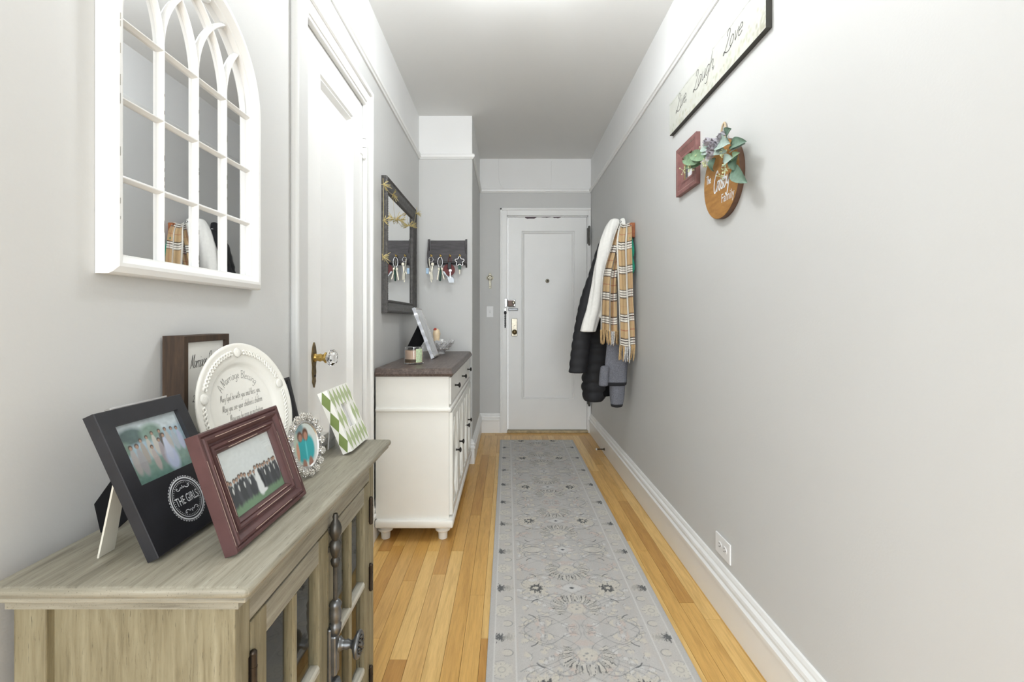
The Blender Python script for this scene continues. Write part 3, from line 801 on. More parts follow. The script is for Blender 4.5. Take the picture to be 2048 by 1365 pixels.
def cab_door(y0, y1, side):
    z0, z1 = DB, DT
    st = .042
    X0 = CX1 - .019
    # stiles and rails as real pieces
    dr = MB()
    dr.box(X0, CX1, y0, y0 + st, z0, z1, .0012); dr.box(X0, CX1, y1 - st, y1, z0, z1, .0012)
    dr = dr.build('door', 'gw_z', cb, False, True)
    for q0, q1 in ((z1 - st, z1), (z0, z0 + st)):
        MB().box(X0, CX1 - .0004, y0 + st, y1 - st, q0, q1, .0012).build('rail', 'gw_y', dr).location = -cb.location
    ym = .5 * (y0 + y1)
    hs = (.432, .222)
    zs = [z0 + st, hs[1], hs[0], z1 - st]
    m2 = MB(); m2.prism([(CX1 - .016, ym - .008), (CX1 - .003, ym - .008), (CX1 + .0, ym - .003), (CX1 + .0, ym + .003), (CX1 - .003, ym + .008), (CX1 - .016, ym + .008)], z0 + st, z1 - st, 'z')
    v = m2.build('muntin', 'gw_z', dr, False); v.location = -cb.location
    for h in hs:
        m2 = MB(); m2.prism([(CX1 - .016, h - .009), (CX1 - .002, h - .009), (CX1 + .001, h - .004), (CX1 + .001, h + .004), (CX1 - .002, h + .009), (CX1 - .016, h + .009)], y0 + st, y1 - st, 'y')
        m2.v = [(a, b, c) for a, b, c in m2.v]
        v = m2.build('muntin', 'gw_pale', dr, False); v.location = -cb.location
    for k in range(3):
        for a, b in ((y0 + st, ym), (ym, y1 - st)):
            g = MB().box(CX1 - .0135, CX1 - .0105, a, b, zs[k], zs[k + 1]).build('pane', 'pane', dr); g.location = -cb.location
    hy = y0 - .001 if side < 0 else y1 + .001
    for hz_ in (.60, .43, .17) if side > 0 else (.60, .415, .17):
        m2 = MB(); m2.tube([(CX1 + .004, hy, hz_ - .03), (CX1 + .004, hy, hz_ + .03)], .0048, 10)
        for q in (-.031, .031): m2.ball((CX1 + .004, hy, hz_ + q), .0052, 8, 5)
        for q in (-.012, .012): m2.lathe([(.0053, -.001), (.0053, .001)], (CX1 + .004, hy, hz_ + q), 'z', 10)
        m2.box(CX1 - .001, CX1 + .001, hy - .006, hy + .006, hz_ - .028, hz_ + .028)
        v = m2.build('hinge', 'bronze', dr, True, auto=45); v.location = -cb.location
    return dr
cab_door(BY0 + .038, YM - .001, -1)
d_r = cab_door(YM + .001, BY1 - .038, 1)
# cremone bolt and knob on the meeting stile
bx_, by_ = CX1 + .012, YM + .008
mb = MB()
kn = .437
mb.box(CX1, CX1 + .008, by_ - .014, by_ + .014, kn - .075, kn + .045, .003)
mb.box(CX1, CX1 + .017, by_ - .011, by_ + .011, kn - .05, kn + .03, .004)
cbolt = mb.build('cremone_case', 'pewter', cb, False, True)
mb = MB()
for z0, z1 in ((kn + .095, .655), (.13, kn - .1)):
    MB().box(bx_ - .004, bx_ + .004, by_ - .005, by_ + .005, z0, z1, .002).build('rod', 'dpewter', cbolt).location = -cb.location
for zc, sg in ((kn + .03, 1), (kn - .06, -1)):
    mb = MB(); mb.lathe([(.009, 0), (.011, sg * .008), (.0118, sg * .018), (.009, sg * .022), (.011, sg * .028), (.012, sg * .044), (.010, sg * .052), (.0125, sg * .058), (.009, sg * .064), (.006, sg * .067)], (bx_, by_, zc), 'z', 18)
    mb.build('collar', 'pewter', cbolt, True).location = -cb.location
for zc in (.60,):
    mb = MB()
    mb.lathe([(r_ * .68, z_) for r_, z_ in ((.009, .0), (.012, .004), (.014, .012), (.0095, .018), (.0125, .024), (.0165, .034), (.0165, .046), (.010, .052), (.013, .058), (.0175, .066), (.0175, .076), (.013, .086), (.007, .092), (.0085, .098), (.006, .104))], (bx_, by_, zc), 'z', 18)
    mb.box(CX1, bx_, by_ - .007, by_ + .007, zc + .03, zc + .04); mb.box(CX1, bx_, by_ - .007, by_ + .007, zc + .068, zc + .078)
    mb.build('finial', 'dpewter', cbolt, True, auto=45).location = -cb.location
mb = MB(); mb.lathe([(.013, .012), (.015, .016), (.011, .020), (.0085, .026), (.010, .032), (.007, .038), (.0085, .042), (.016, .046), (.0245, .050), (.026, .054), (.0245, .057), (.021, .0585), (.018, .057), (.001, .0575)], (CX1, by_ + .012, kn), 'x', 26)
kb = mb.build('knob', 'pewter', cbolt, True); kb.location = -cb.location
mb = MB()
for k in range(12): mb.ball((CX1 + .0585, by_ + .012 + .014 * math.cos(k * PI / 6), kn + .014 * math.sin(k * PI / 6)), .0032, 6, 4)
mb.ball((CX1 + .058, by_ + .012, kn), .007, 8, 5)
mb.build('knob_relief', 'dpewter', cb, True, True)

# ================================================================== white sideboard
SX0, SX1 = -.645, -.287
SY0, SY1 = 2.30, 3.475
sb = thing('sideboard', 'white sideboard with dark wood top and turned feet below the dark mirror', 'sideboard', (-.46, 2.89, 0))
rs = []
for o, z in ((.014, .806), (.020, .811), (.023, .820), (.020, .829), (.015, .834), (.012, .843), (.008, .845)):
    rs.append([(SX0, SY0 - o, z), (SX1 + o, SY0 - o, z), (SX1 + o, SY1 + o, z), (SX0, SY1 + o, z)])
MB().rings(rs).build('top', 'dtop', sb, False, True)
mb = MB()
mb.box(SX0, SX1, SY0, SY1, .108, .806)
mb.build('body', 'cream', sb, False, True)
def band(z0, z1, o, c, nm):
    MB().box(SX0, SX1 + o, SY0 - o, SY1 + o * .5, z0, z1, c).build(nm, 'cream', sb, True, True, auto=50)
band(.632, .652, .012, .005, 'waist_moulding')
band(.068, .108, .022, .009, 'base_moulding')
foot = [(.021, .0), (.022, .004), (.023, .03), (.0245, .034), (.036, .042), (.038, .050), (.030, .056), (.034, .06), (.034, .069)]
for fx in (SX0 + .04, SX1 - .034):
    for fy in (SY0 + .035, SY1 - .035):
        MB().lathe(foot, (fx, fy, 0), 'z', 24).build('foot', 'cream', sb, True, True, auto=40)
def sb_knob(y, z, par):
    m2 = MB(); m2.lathe([(.007, 0), (.0045, .004), (.0045, .016), (.008, .019), (.014, .022), (.0145, .025), (.010, .029), (.001, .031)], (SX1 + .008, y, z), 'x', 16)
    v = m2.build('knob', 'blackmetal', par, True); v.location = -sb.location
dl = (SY1 - SY0 - .04) / 3
for k, ky in enumerate((2.50, 2.885, 3.27)):
    a = SY0 + .02 + k * dl
    dr = MB().box(SX1 - .005, SX1 + .008, a + .004, a + dl - .004, .664, .797, .002).build('drawer', 'cream', sb, False, True)
    sb_knob(ky, .735, dr)
dl = (SY1 - SY0 - .04) / 4
for k, ky in enumerate((2.545, 2.72, 3.13, 3.30)):
    a = SY0 + .02 + k * dl + .003; b = a + dl - .006
    z0, z1 = .118, .624
    dr = MB(); st = .036
    for q in ((a, a + st, z0, z1), (b - st, b, z0, z1), (a + st, b - st, z0, z0 + st), (a + st, b - st, z1 - st, z1)):
        dr.box(SX1 - .004, SX1 + .016, q[0], q[1], q[2], q[3], .0015)
    dr.box(SX1 - .004, SX1 + .003, a + st, b - st, z0 + st, z1 - st)
    dr = dr.build('door', 'cream', sb, False, True)
    m2 = MB()
    ia, ib, iz0, iz1 = a + st, b - st, z0 + st, z1 - st
    ym, zm = .5 * (ia + ib), .5 * (iz0 + iz1)
    def strip(pts, w=.007):
        L = []; Rr = []
        for i, (yy, zz) in enumerate(pts):
            p, q = pts[max(i - 1, 0)], pts[min(i + 1, len(pts) - 1)]
            d = math.hypot(q[0] - p[0], q[1] - p[1]); nx, nz = -(q[1] - p[1]) / d * w, (q[0] - p[0]) / d * w
            L.append((yy + nx, zz + nz)); Rr.append((yy - nx, zz - nz))
        rs_ = [[(SX1 + .001, *l), (SX1 + .014, *l), (SX1 + .014, *r), (SX1 + .001, *r)] for l, r in zip(L, Rr)]
        m2.rings(rs_)
    for s in (-1, 1):
        strip([(ym + s * (ib - ia) / 2 * math.cos(t) * (1 if True else 1), zm + (iz1 - iz0) * .5 * t / (PI / 2)) for t in np.linspace(-PI / 2, PI / 2, 17)])
    v = m2.build('lattice', 'cream', dr); v.location = -sb.location
    sb_knob(ky, .378, dr)
# ================================================================== things on the grey cabinet
def lean(name, label, cat, xb, y0, t, tilt, yaw=0, z=CTOP, group=None):
    th = R(tilt)
    return thing(name, label, cat, (xb, y0, z + t * math.sin(th) + .0004), (-th, 0, R(90 - yaw)), group)
def easel(parent, w0, w1, zt, reach, drop, t, mat, name='easel_leg', x=0, zfoot=0):
    """prop leg hinged on the back at height zt, its foot at local (y=reach, z=drop)"""
    mb = MB()
    vs = [(x - w0, t, zt), (x + w0, t, zt), (x + w1, reach, drop), (x - w1, reach, drop)]
    vs2 = [(a, b + .0025, c + .001) for a, b, c in vs]
    mb.add(vs + vs2, [(0, 1, 2, 3), (7, 6, 5, 4), (0, 4, 5, 1), (1, 5, 6, 2), (2, 6, 7, 3), (3, 7, 4, 0)])
    return mb.build(name, mat, parent)
def foot_drop(t, tilt, reach):
    # local z of the table plane at local y = reach for a frame whose back bottom edge touches the table
    th = R(tilt)
    return -(t * math.sin(th) - reach * math.sin(th)) / math.cos(th) if False else (reach - t) * math.tan(th)

def ell(U, V, cx, cy, rx, ry, soft=.25):
    d = np.sqrt(((U - cx) / rx) ** 2 + ((V - cy) / ry) ** 2)
    return np.clip((1 - d) / soft + .5, 0, 1)[..., None]
def bl(C, m, c):
    return C * (1 - m) + np.array(c) * m
def vnoise(U, V, n, seed=0):
    r = np.random.default_rng(seed).random((n + 2, n + 2))
    x, y = np.clip(U, 0, .9999) * n, np.clip(V, 0, .9999) * n
    i, j = x.astype(int), y.astype(int)
    fx, fy = x - i, y - j
    fx, fy = fx * fx * (3 - 2 * fx), fy * fy * (3 - 2 * fy)
    return (r[j, i] * (1 - fx) + r[j, i + 1] * fx) * (1 - fy) + (r[j + 1, i] * (1 - fx) + r[j + 1, i + 1] * fx) * fy
def person_blob(C, U, V, x, y, h, dress, skin=lin(188, 152, 132), hair=lin(86, 70, 60), wide=1.0):
    C = bl(C, ell(U, V, x, y + h * .32, h * .13 * wide, h * .40, .4), dress)
    C = bl(C, ell(U, V, x, y + h * .62, h * .085 * wide, h * .2, .4), dress)
    C = bl(C, ell(U, V, x, y + h * .90, h * .06, h * .085, .4), hair)
    return bl(C, ell(U, V, x, y + h * .87, h * .042, h * .062, .4), skin)
def photo_girls(U, V):
    C = np.ones(U.shape + (3,)) * np.array(lin(214, 222, 226))
    C = bl(C, np.clip((.80 - V) / .1, 0, 1)[..., None], lin(176, 198, 212))
    C = bl(C, ell(U, V, .2, .78, .2, .14 + .0, .5), lin(92, 112, 110))
    C = bl(C, ell(U, V, .5, .76, .16, .15, .6), lin(136, 160, 146))
    C = bl(C, ell(U, V, .05, .6, .1, .12, .6), lin(130, 152, 138))
    C = bl(C, np.clip((.42 - V) / .14, 0, 1)[..., None], lin(142, 168, 156))
    C = bl(C, np.clip((.16 - V) / .12, 0, 1)[..., None], lin(120, 152, 142))
    C *= (.9 + .2 * vnoise(U, V, 24, 3))[..., None]
    ds = [lin(206, 200, 190), lin(214, 206, 196), lin(180, 170, 160), lin(112, 104, 100), lin(200, 192, 186), lin(190, 196, 204), lin(196, 200, 224), lin(188, 180, 178), lin(176, 172, 174), lin(196, 182, 178), lin(180, 168, 172), lin(206, 196, 190)]
    for k, (x, y, h) in enumerate([(.40, .34, .40), (.50, .38, .40), (.30, .30, .42), (.62, .36, .42), (.72, .36, .42), (.82, .34, .42), (.91, .32, .42), (.13, .18, .48), (.22, .14, .52), (.42, .14, .42), (.56, .18, .46)]):
        C = person_blob(C, U, V, x, y, h, ds[k], wide=.8)
    C = bl(C, ell(U, V, .66, .22, .10, .22, .5), lin(206, 212, 236))
    C = person_blob(C, U, V, .65, .22, .48, lin(214, 218, 236), wide=.8)
    return C * .95
def photo_wedding(U, V):
    C = np.ones(U.shape + (3,)) * np.array(lin(226, 229, 229))
    C = bl(C, np.clip((.26 + .02 * np.sin(U * 7) - V) / .06, 0, 1)[..., None], lin(120, 150, 118))
    C *= (.96 + .08 * vnoise(U, V, 30, 5))[..., None]
    r = np.random.default_rng(4)
    for k in range(19):
        x = .05 + k * .05
        if .5 < x < .6: continue
        C = person_blob(C, U, V, x + r.uniform(-.008, .008), .15 + r.uniform(-.01, .02), .36 + r.uniform(0, .06), lin(62, 64, 70) if k % 3 else lin(78, 80, 86), wide=.82)
        if k % 2: C = bl(C, ell(U, V, x, .38, .012, .05, .5), lin(222, 222, 220))
    C = person_blob(C, U, V, .60, .16, .42, lin(52, 54, 60), wide=.8)
    C = bl(C, ell(U, V, .55, .2, .055, .12, .4), lin(240, 240, 240))
    C = bl(C, ell(U, V, .585, .13, .07, .03, .5), lin(240, 240, 240))
    C = person_blob(C, U, V, .545, .16, .42, lin(238, 238, 238), wide=.8)
    return C
def photo_teal(U, V):
    C = np.ones(U.shape + (3,)) * np.array(lin(202, 210, 206))
    C = bl(C, ell(U, V, .12, .55, .25, .5, .6), lin(176, 190, 176))
    C = bl(C, ell(U, V, .3, .9, .18, .12, .5), lin(120, 150, 156))
    for x, y in ((.62, .35), (.36, .33)):
        C = bl(C, ell(U, V, x, y + .06, .22, .30, .3), lin(44, 158, 164))
        C = bl(C, ell(U, V, x, y - .34, .10, .2, .3), lin(150, 112, 96))
    C = bl(C, ell(U, V, .30, .72, .11, .12, .4), lin(86, 58, 44)); C = bl(C, ell(U, V, .52, .74, .12, .15, .4), lin(96, 64, 46))
    C = bl(C, ell(U, V, .31, .69, .07, .085, .4), lin(160, 118, 100)); C = bl(C, ell(U, V, .53, .70, .075, .095, .4), lin(168, 124, 104))
    C = bl(C, ell(U, V, .16, .40, .06, .2, .4), lin(196, 148, 124))
    return bl(C, ell(U, V, .5, .35, .03, .25, .6), lin(90, 190, 196))
def photo_wall(U, V):
    C = np.ones(U.shape + (3,)) * np.array(lin(150, 132, 92))
    C *= (.7 + .6 * vnoise(U, V, 14, 9))[..., None]
    C = bl(C, ell(U, V, .62, .25, .2, .3, .4), lin(232, 232, 236)); C = bl(C, ell(U, V, .58, .62, .08, .09, .4), lin(210, 170, 148))
    return bl(C, ell(U, V, .3, .35, .12, .34, .4), lin(64, 66, 74))

# ---- maroon frame with the wedding photo
FW, FH = .222, .172
mf = lean('photo_frame', 'maroon wooden photo frame with a row of people in dark suits', 'photo frame', -.368, .641, .018, 19)
MB().frame(FW, FH, [(0, .018), (0, .0015), (.0015, 0), (.005, 0), (.007, .0022), (.0095, -.001), (.013, -.0012), (.0165, .0015), (.019, .0055), (.022, .0062), (.0235, .003), (.027, .002), (.030, .0055), (.032, .004), (.0345, .006), (.0375, .0115), (.0375, .018)]).build('moulding', 'maroon', mf, True, auto=28)
painted('photo', mf, FW - .072, FH - .072, 150, 100, photo_wedding, x0=.036, z0=.036, y=.012)
MB().box(.036, FW - .036, .0095, .0105, .036, FH - .036).build('pane', 'pane', mf)
MB().box(.01, FW - .01, .0185, .020, .01, FH - .01).build('backing', 'velvet', mf)
mb = MB()
for d, yy, a, b, side in ((.0118, -.0016, .10, .8, 't'), (.0265, .0015, .2, .85, 't'), (.0336, .0042, .18, .7, 't'), (.0015, -.0004, .05, .78, 'l'), (.0108, -.0016, .1, .75, 'l'), (.0262, .0017, .15, .9, 'l'), (.0115, -.0016, .2, .78, 'b'), (.0265, .0015, .25, .9, 'b'), (.0335, .0042, .3, .9, 'b'), (.0115, -.0016, .1, .9, 'r'), (.0262, .0017, .1, .85, 'r')):
    n_ = 12
    pts = []
    for k in range(n_ + 1):
        t = a + (b - a) * k / n_
        L = (FW if side in 'tb' else FH) - 2 * d
        p = d + t * L
        jit = random.uniform(-.0002, .0002)
        pts.append({'t': (p, FH - d + jit), 'b': (p, d + jit), 'l': (d + jit, p), 'r': (FW - d + jit, p)}[side])
    mb.ribbon(pts, .0009, yy - .0003)
tag(mb.build('edge_wear', 'wear', mf), kind='stuff')
easel(mf, .02, .028, .12, .075, foot_drop(.018, 19, .075), .020, 'velvet', x=FW / 2)

# ---- black frame with a round badge
KW, KH = .168, .212
bf = lean('photo_frame', 'black photo frame with a white round THE GIRLS badge', 'photo frame', -.466, .628, .016, 24.4)
ox0, ox1, oz0, oz1 = .023, .146, .098, .188
mb = MB()
rects_ = [[(0, .016, 0), (KW, .016, 0), (KW, .016, KH), (0, .016, KH)], [(0, .001, 0), (KW, .001, 0), (KW, .001, KH), (0, .001, KH)], [(.001, 0, .001), (KW - .001, 0, .001), (KW - .001, 0, KH - .001), (.001, 0, KH - .001)], [(ox0, 0, oz0), (ox1, 0, oz0), (ox1, 0, oz1), (ox0, 0, oz1)], [(ox0, .007, oz0), (ox1, .007, oz0), (ox1, .007, oz1), (ox0, .007, oz1)]]
mb.rings(rects_, True, False)
mb.add([(0, .016, 0), (KW, .016, 0), (KW, .016, KH), (0, .016, KH)], [(3, 2, 1, 0)])
mb.build('frame', 'black', bf)
painted('photo', bf, ox1 - ox0, oz1 - oz0, 150, 110, photo_girls, x0=ox0, z0=oz0, y=.0068)
MB().box(ox0, ox1, .005, .006, oz0, oz1).build('pane', 'pane', bf)
mb = MB()
bx0, bz0, br = .087, .052, .035
def circ(r, n=64, a=0.0): return [(bx0 + r * math.cos(2 * PI * k / n + a), bz0 + r * math.sin(2 * PI * k / n + a)) for k in range(n + 1)]
mb.ribbon(circ(br * .91), .0022, -.0003); mb.ribbon(circ(br * .80), .0010, -.0003)
for k in range(44):
    t = 2 * PI * k / 44
    cx, cz = bx0 + br * .965 * math.cos(t), bz0 + br * .965 * math.sin(t)
    mb.ribbon([(cx + .0013 * math.cos(q), cz + .0013 * math.sin(q)) for q in np.linspace(t - PI / 2, t + PI / 2, 6)], .0010, -.0003)
for k in range(48):
    t = 2 * PI * k / 48
    cx, cz = bx0 + br * .72 * math.cos(t), bz0 + br * .72 * math.sin(t)
    mb.add([(cx + .0007 * math.cos(q), -.0003, cz + .0007 * math.sin(q)) for q in np.linspace(0, 2 * PI, 9)[:-1]], [tuple(range(8))])
for sg in (1, -1):
    zc = bz0 + sg * .0165
    for s in (-1, 1):
        pts = [(bx0 + s * .0015, zc), (bx0 + s * .004, zc + sg * .002), (bx0 + s * .007, zc - sg * .0005), (bx0 + s * .011, zc - sg * .001), (bx0 + s * .0135, zc + sg * .0015), (bx0 + s * .012, zc + sg * .003), (bx0 + s * .0105, zc + sg * .0015)]
        mb.ribbon(smooth_pts(pts, 5), .0011, -.0003)
    mb.ribbon([(bx0, zc + sg * .001), (bx0, zc + sg * .005)], .0014, -.0003)
fm = font_mesh('THE GIRLS', .0165, .62)
fm.v = [(bx0 + a, -.0003, bz0 - .006 + c * 1.12) for a, b, c in fm.v]
mb.add(fm.v, fm.f)
mb.build('badge', 'whiteprint', bf)
easel(bf, .010, .013, .13, .086, foot_drop(.016, 24.4, .086), .0165, 'card', x=.026)
# ---- silver frame tucked behind it
sf = lean('photo_frame', 'silver-edged photo frame tucked behind the black badge frame with black stand', 'photo frame', -.497, .673, .008, 20.5)
MB().frame(.113, .209, [(0, .008), (0, 0), (.002, -.001), (.010, -.001), (.011, .002), (.011, .008)]).build('moulding', 'silver', sf)
MB().box(.004, .109, -.0002, .0078, .004, .205).build('backing', 'velvet', sf)
# its black stand
mb = MB()
dd = foot_drop(.008, 20.5, .11)
mb.prism([(.008, .155), (.008, .07), (.100, foot_drop(.008, 20.5, .100)), (.118, foot_drop(.008, 20.5, .118)), (.112, .085)], .045, .048, 'x')
mb.build('easel_leg', 'velvet', sf)

# ---- wooden box sign
bs = thing('box_sign', 'dark brown wooden box sign with handwritten marriage prayer behind the plate', 'sign', (-.619, .899, CTOP), (0, 0, R(90)))
BW_, BH_, BD_ = .147, .294, .041
mb = MB(); mb.frame(BW_, BH_, [(0, BD_), (0, .001), (.001, 0), (.0125, 0), (.0135, .001), (.0135, .012), (.0135, BD_)])
mb.build('frame', 'brownbox', bs)
MB().box(.0135, BW_ - .0135, .0062, .011, .0135, BH_ - .0135).build('panel', 'paper', bs)
mb = MB()
yi = .0058
write(mb, 'Marriage Prayer', .027, .026, BH_ - .066, .0010, yi, .3, .56, 'l', 0.06, gap=-.05)
mb.ribbon(smooth_pts([(.052, .190), (.064, .197), (.078, .208), (.092, .213)], 5), .0008, yi)
for a, b, an in ((.053, .190, .7), (.062, .198, .6), (.070, .201, -.1), (.067, .207, 1.9), (.080, .213, 2.0), (.084, .209, -.1), (.092, .214, .5)):
    c, s_ = math.cos(an), math.sin(an)
    L = .012
    lp = [(0, 0), (.35, .16), (.75, .12), (1, 0), (.75, -.12), (.35, -.16)]
    mb.add([(a + (u * c - w * s_) * L - c * L * .3, yi, b + (u * s_ + w * c) * L) for u, w in lp], [tuple(range(6))])
for k, (t, sz) in enumerate((('Lord, thank you for', .0125), ('two hearts', .021), ('made one,', .017), ('', .01), ('May our love', .021), ('', .01), ('', .01), ('centered in you', .016))):
    if t: write(mb, t, sz, BW_ / 2 + .004, .162 - k * .0185, .0009, yi, .1, .85)
tag(mb.build('lettering', 'ink', bs), kind='stuff')

# ---- white china plate
PR = .139
cpl = Vector((-.549, .99, CTOP))
pla = thing('plate', 'white embossed china plate with handwritten marriage blessing', 'plate', (cpl.x, cpl.y, CTOP + PR * math.cos(R(14)) + .0035), (R(-14), 0, R(90 - 8)))
mb = MB()
prof = [(PR * .66, .010), (PR * .985, -.004), (PR, -.006), (PR, -.0085), (PR * .985, -.0098), (PR * .95, -.0088), (PR * .80, -.0045), (PR * .72, -.0025), (PR * .69, .001), (PR * .665, .0045), (PR * .64, .0055), (.0005, .0055)]
prof = [(.0005, .010)] + prof
mb.lathe(prof, (0, 0, 0), 'y', 96)
mb.build('dish', 'china', pla, True, auto=50)
mb = MB()
rm, yr = PR * .86, -.0072
gaps = [PI * .5, PI * .5 + 2 * PI / 5, PI * .5 + 4 * PI / 5, PI * .5 - 2 * PI / 5, PI * .5 - 4 * PI / 5]
for g0 in range(5):
    a0 = PI * .5 + g0 * 2 * PI / 5 + .13; a1 = a0 + 2 * PI / 5 - .26
    for ph in (0, PI):
        pts = []
        for k in range(57):
            t = a0 + (a1 - a0) * k / 56
            w = math.sin(k * .78 + ph) * .0042
            pts.append(((rm + w) * math.cos(t), yr - .0006 * math.cos(k * .78 + ph), (rm + w) * math.sin(t)))
        mb.tube(pts, .0021, 6)
    t = PI * .5 + g0 * 2 * PI / 5
    c = (rm * math.cos(t), yr - .0002, rm * math.sin(t))
    mb.lathe([(.0105, .002), (.010, -.0012), (.0075, -.0005), (.006, -.0018), (.0035, -.0006), (.001, -.002)], c, 'y', 20)
mb.build('braid_relief', 'china', pla, True)
mb = MB(); yp = .0052; rl = R(2.5)
write_arc(mb, 'A Marriage Blessing', .0165, 0, 0, .0665, PI / 2 + rl, .0007, yp, .12, sx=.82)
for k, (t, sz, dx) in enumerate((('May God be with you and bless you,', .0135, 0), ("May you see your children's children.", .0135, 0), ('May you be poor in misfortune', .0135, .004), ('Rich in blessings', .0145, 0))):
    zz = .026 - k * .021
    write(mb, t, sz, dx - zz * math.sin(rl), zz, .00055, yp, .22, .60 if k < 3 else .72, 'c', rl)
mb.ribbon(smooth_pts([(-.006, -.055), (-.002, -.050), (-.003, -.056), (-.006, -.060), (0, -.060), (.004, -.054), (.008, -.050), (.009, -.056), (.004, -.058), (.008, -.062), (.006, -.070)], 5), .0007, yp)
write(mb, 'May you know happiness', .0125, .006, -.078, .0006, yp, .22, .6, 'c', rl)
tag(mb.build('lettering', 'soft_ink', pla), kind='stuff')

# ---- black moulded frame at the far end
kf = lean('photo_frame', 'black moulded photo frame behind the plate and jewelled oval frame', 'photo frame', -.545, 1.112, .014, 13.5)
MB().frame(.15, .172, [(0, .014), (0, .001), (.001, 0), (.007, 0), (.009, .003), (.016, .005), (.018, .002), (.022, .002), (.025, .007), (.028, .009), (.028, .014)]).build('moulding', 'black', kf, True, auto=25)
MB().box(.026, .124, .010, .0135, .026, .146).build('backing', 'paper', kf)
easel(kf, .018, .024, .13, .06, foot_drop(.014, 13.5, .06), .0145, 'velvet', x=.075)

# ---- jewelled oval frame
OW, OH = .050, .064
of = thing('photo_frame', 'oval rhinestone photo frame with two people in turquoise dresses', 'photo frame', (-.418, .975, CTOP + .0655), (R(-10), 0, R(90 - 17)))
mb = MB(); mb.lathe([(.0005, .006), (1.0, .006), (1.0, -.001), (.78, -.002), (.72, .001), (.0005, .001)], (0, 0, 0), 'y', 40, OW * .93, OH * .93)
mb.v = [(a, b, c) for a, b, c in mb.v]
mb.build('frame', 'silver', of, True, auto=40)
def photo_oval(nr=34, na=72):
    vs = [(0, 0)]; 
    U = []; fs = []
    for i in range(nr + 1):
        for k in range(na):
            t = 2 * PI * k / na
            U.append((i / nr * math.cos(t), i / nr * math.sin(t)))
    for i in range(nr):
        for k in range(na):
            fs.append((i * na + k, i * na + (k + 1) % na, (i + 1) * na + (k + 1) % na, (i + 1) * na + k))
    U = np.array(U)
    m2 = MB(); m2.v = [(a * OW * .70, .0002, b * OH * .70) for a, b in U]; m2.f = fs
    o = m2.build('photo', 'photo', of)
    setcol(o.data, photo_teal(.5 + .5 * U[:, 0][None, :], .5 + .5 * U[:, 1][None, :]))
photo_oval()
mb = MB()
random.seed(5)
for k in range(16):
    t = 2 * PI * k / 16
    cx, cz = OW * .90 * math.cos(t), OH * .91 * math.sin(t)
    mb.ball((cx, -.001, cz), .0068, 7, 5)
    for j in range(34):
        d = Vector((math.cos(j * 2.4) * math.sqrt(1 - (j / 34) ** 2), -j / 34, math.sin(j * 2.4) * math.sqrt(1 - (j / 34) ** 2)))
        c = Vector((cx, -.001, cz)) + d * .0076
        mb.lathe([(.0004, .0014), (.0019, 0), (.0011, -.0012), (.0003, -.0014)], c, 'y', 6, ph=j)
mb.build('rhinestones', 'jewel', of)
easel(of, .012, .016, .03, .055, -.0655 / math.cos(R(10)) + .055 * math.tan(R(10)) + .0012, .006, 'velvet')

# ---- white keepsake box and clear acrylic wedge
kb_ = thing('keepsake_box', 'small white wooden box lying flat behind the green harlequin frame', 'box', (-.493, 1.165, CTOP))
MB().box(-.022, .026, -.06, .066, .0004, .015, .0015).build('base', 'lgrey', kb_)
MB().box(-.0225, .0265, -.0605, .0665, .0158, .031, .002).build('lid', 'cream', kb_)
aw = thing('acrylic_wedge', 'clear acrylic wedge standing beside the white keepsake box', 'wedge', (-.438, 1.19, CTOP))
MB().prism([(-.02, .0004), (.014, .0004), (.004, .034)], -.012, -.008, 'y').build('panel', 'pane', aw)
MB().prism([(-.02, .0004), (-.017, .0004), (.006, .034), (.003, .034)], -.008, .012, 'y').build('brace', 'pane', aw)

# ---- green and white harlequin frame
GWd, GHt, GT = .140, .158, .024
gf = lean('photo_frame', 'green and white harlequin photo frame at the far end of the cabinet', 'photo frame', -.372, 1.126, GT, 23)
gx0, gx1, gz0, gz1 = .047, .094, .050, .113
mb = MB()
mb.rings([[(0, GT, 0), (GWd, GT, 0), (GWd, GT, GHt), (0, GT, GHt)], [(0, 0, 0), (GWd, 0, 0), (GWd, 0, GHt), (0, 0, GHt)], [(gx0, 0, gz0), (gx1, 0, gz0), (gx1, 0, gz1), (gx0, 0, gz1)], [(gx0, .012, gz0), (gx1, .012, gz0), (gx1, .012, gz1), (gx0, .012, gz1)]], True, True)
mb.build('frame', 'cream', gf)
painted('mirror_print', gf, gx1 - gx0, gz1 - gz0, 30, 40, lambda U, V: np.where((U < .35)[..., None], np.array(lin(150, 152, 140)) * (.6 + .8 * vnoise(U, V, 16, 2))[..., None], np.array(lin(196, 196, 198))), x0=gx0, z0=gz0, y=.0118)
mb = MB(); m3 = MB()
ncol, nrow = 6, 4
cw_, ch_ = GWd / ncol, GHt / 3
for i in range(ncol):
    for j in range(-1, 4):
        cx, cz = (i + .5) * cw_, (j + (.5 if True else 0)) * ch_ + (0 if i % 1 == 0 else 0)
        d = [(cx, cz - ch_ / 2), (cx + cw_ / 2 * .92, cz), (cx, cz + ch_ / 2), (cx - cw_ / 2 * .92, cz)]
        if cz - ch_ / 2 < -.001 or cz + ch_ / 2 > GHt + .001: continue
        # keep clear of the opening
        if gx0 - cw_ * .45 < cx < gx1 + cw_ * .45 and gz0 - ch_ * .3 < cz < gz1 + ch_ * .3: continue
        mb.add([(a, -.0004, b) for a, b in d], [(0, 1, 2, 3)])
mb.build('harlequin_diamonds', 'palegreen', gf)
for j in range(3):
    cz = (j + .5) * ch_
    MB().prism([(GT / 2, cz - ch_ / 2), (GT - .0005, cz), (GT / 2, cz + ch_ / 2), (.0005, cz)], -.0006, .0, 'x').build('side_diamond', 'green', gf)
easel(gf, .018, .024, .12, .072, foot_drop(GT, 23, .072), GT, 'lgrey', x=GWd / 2)

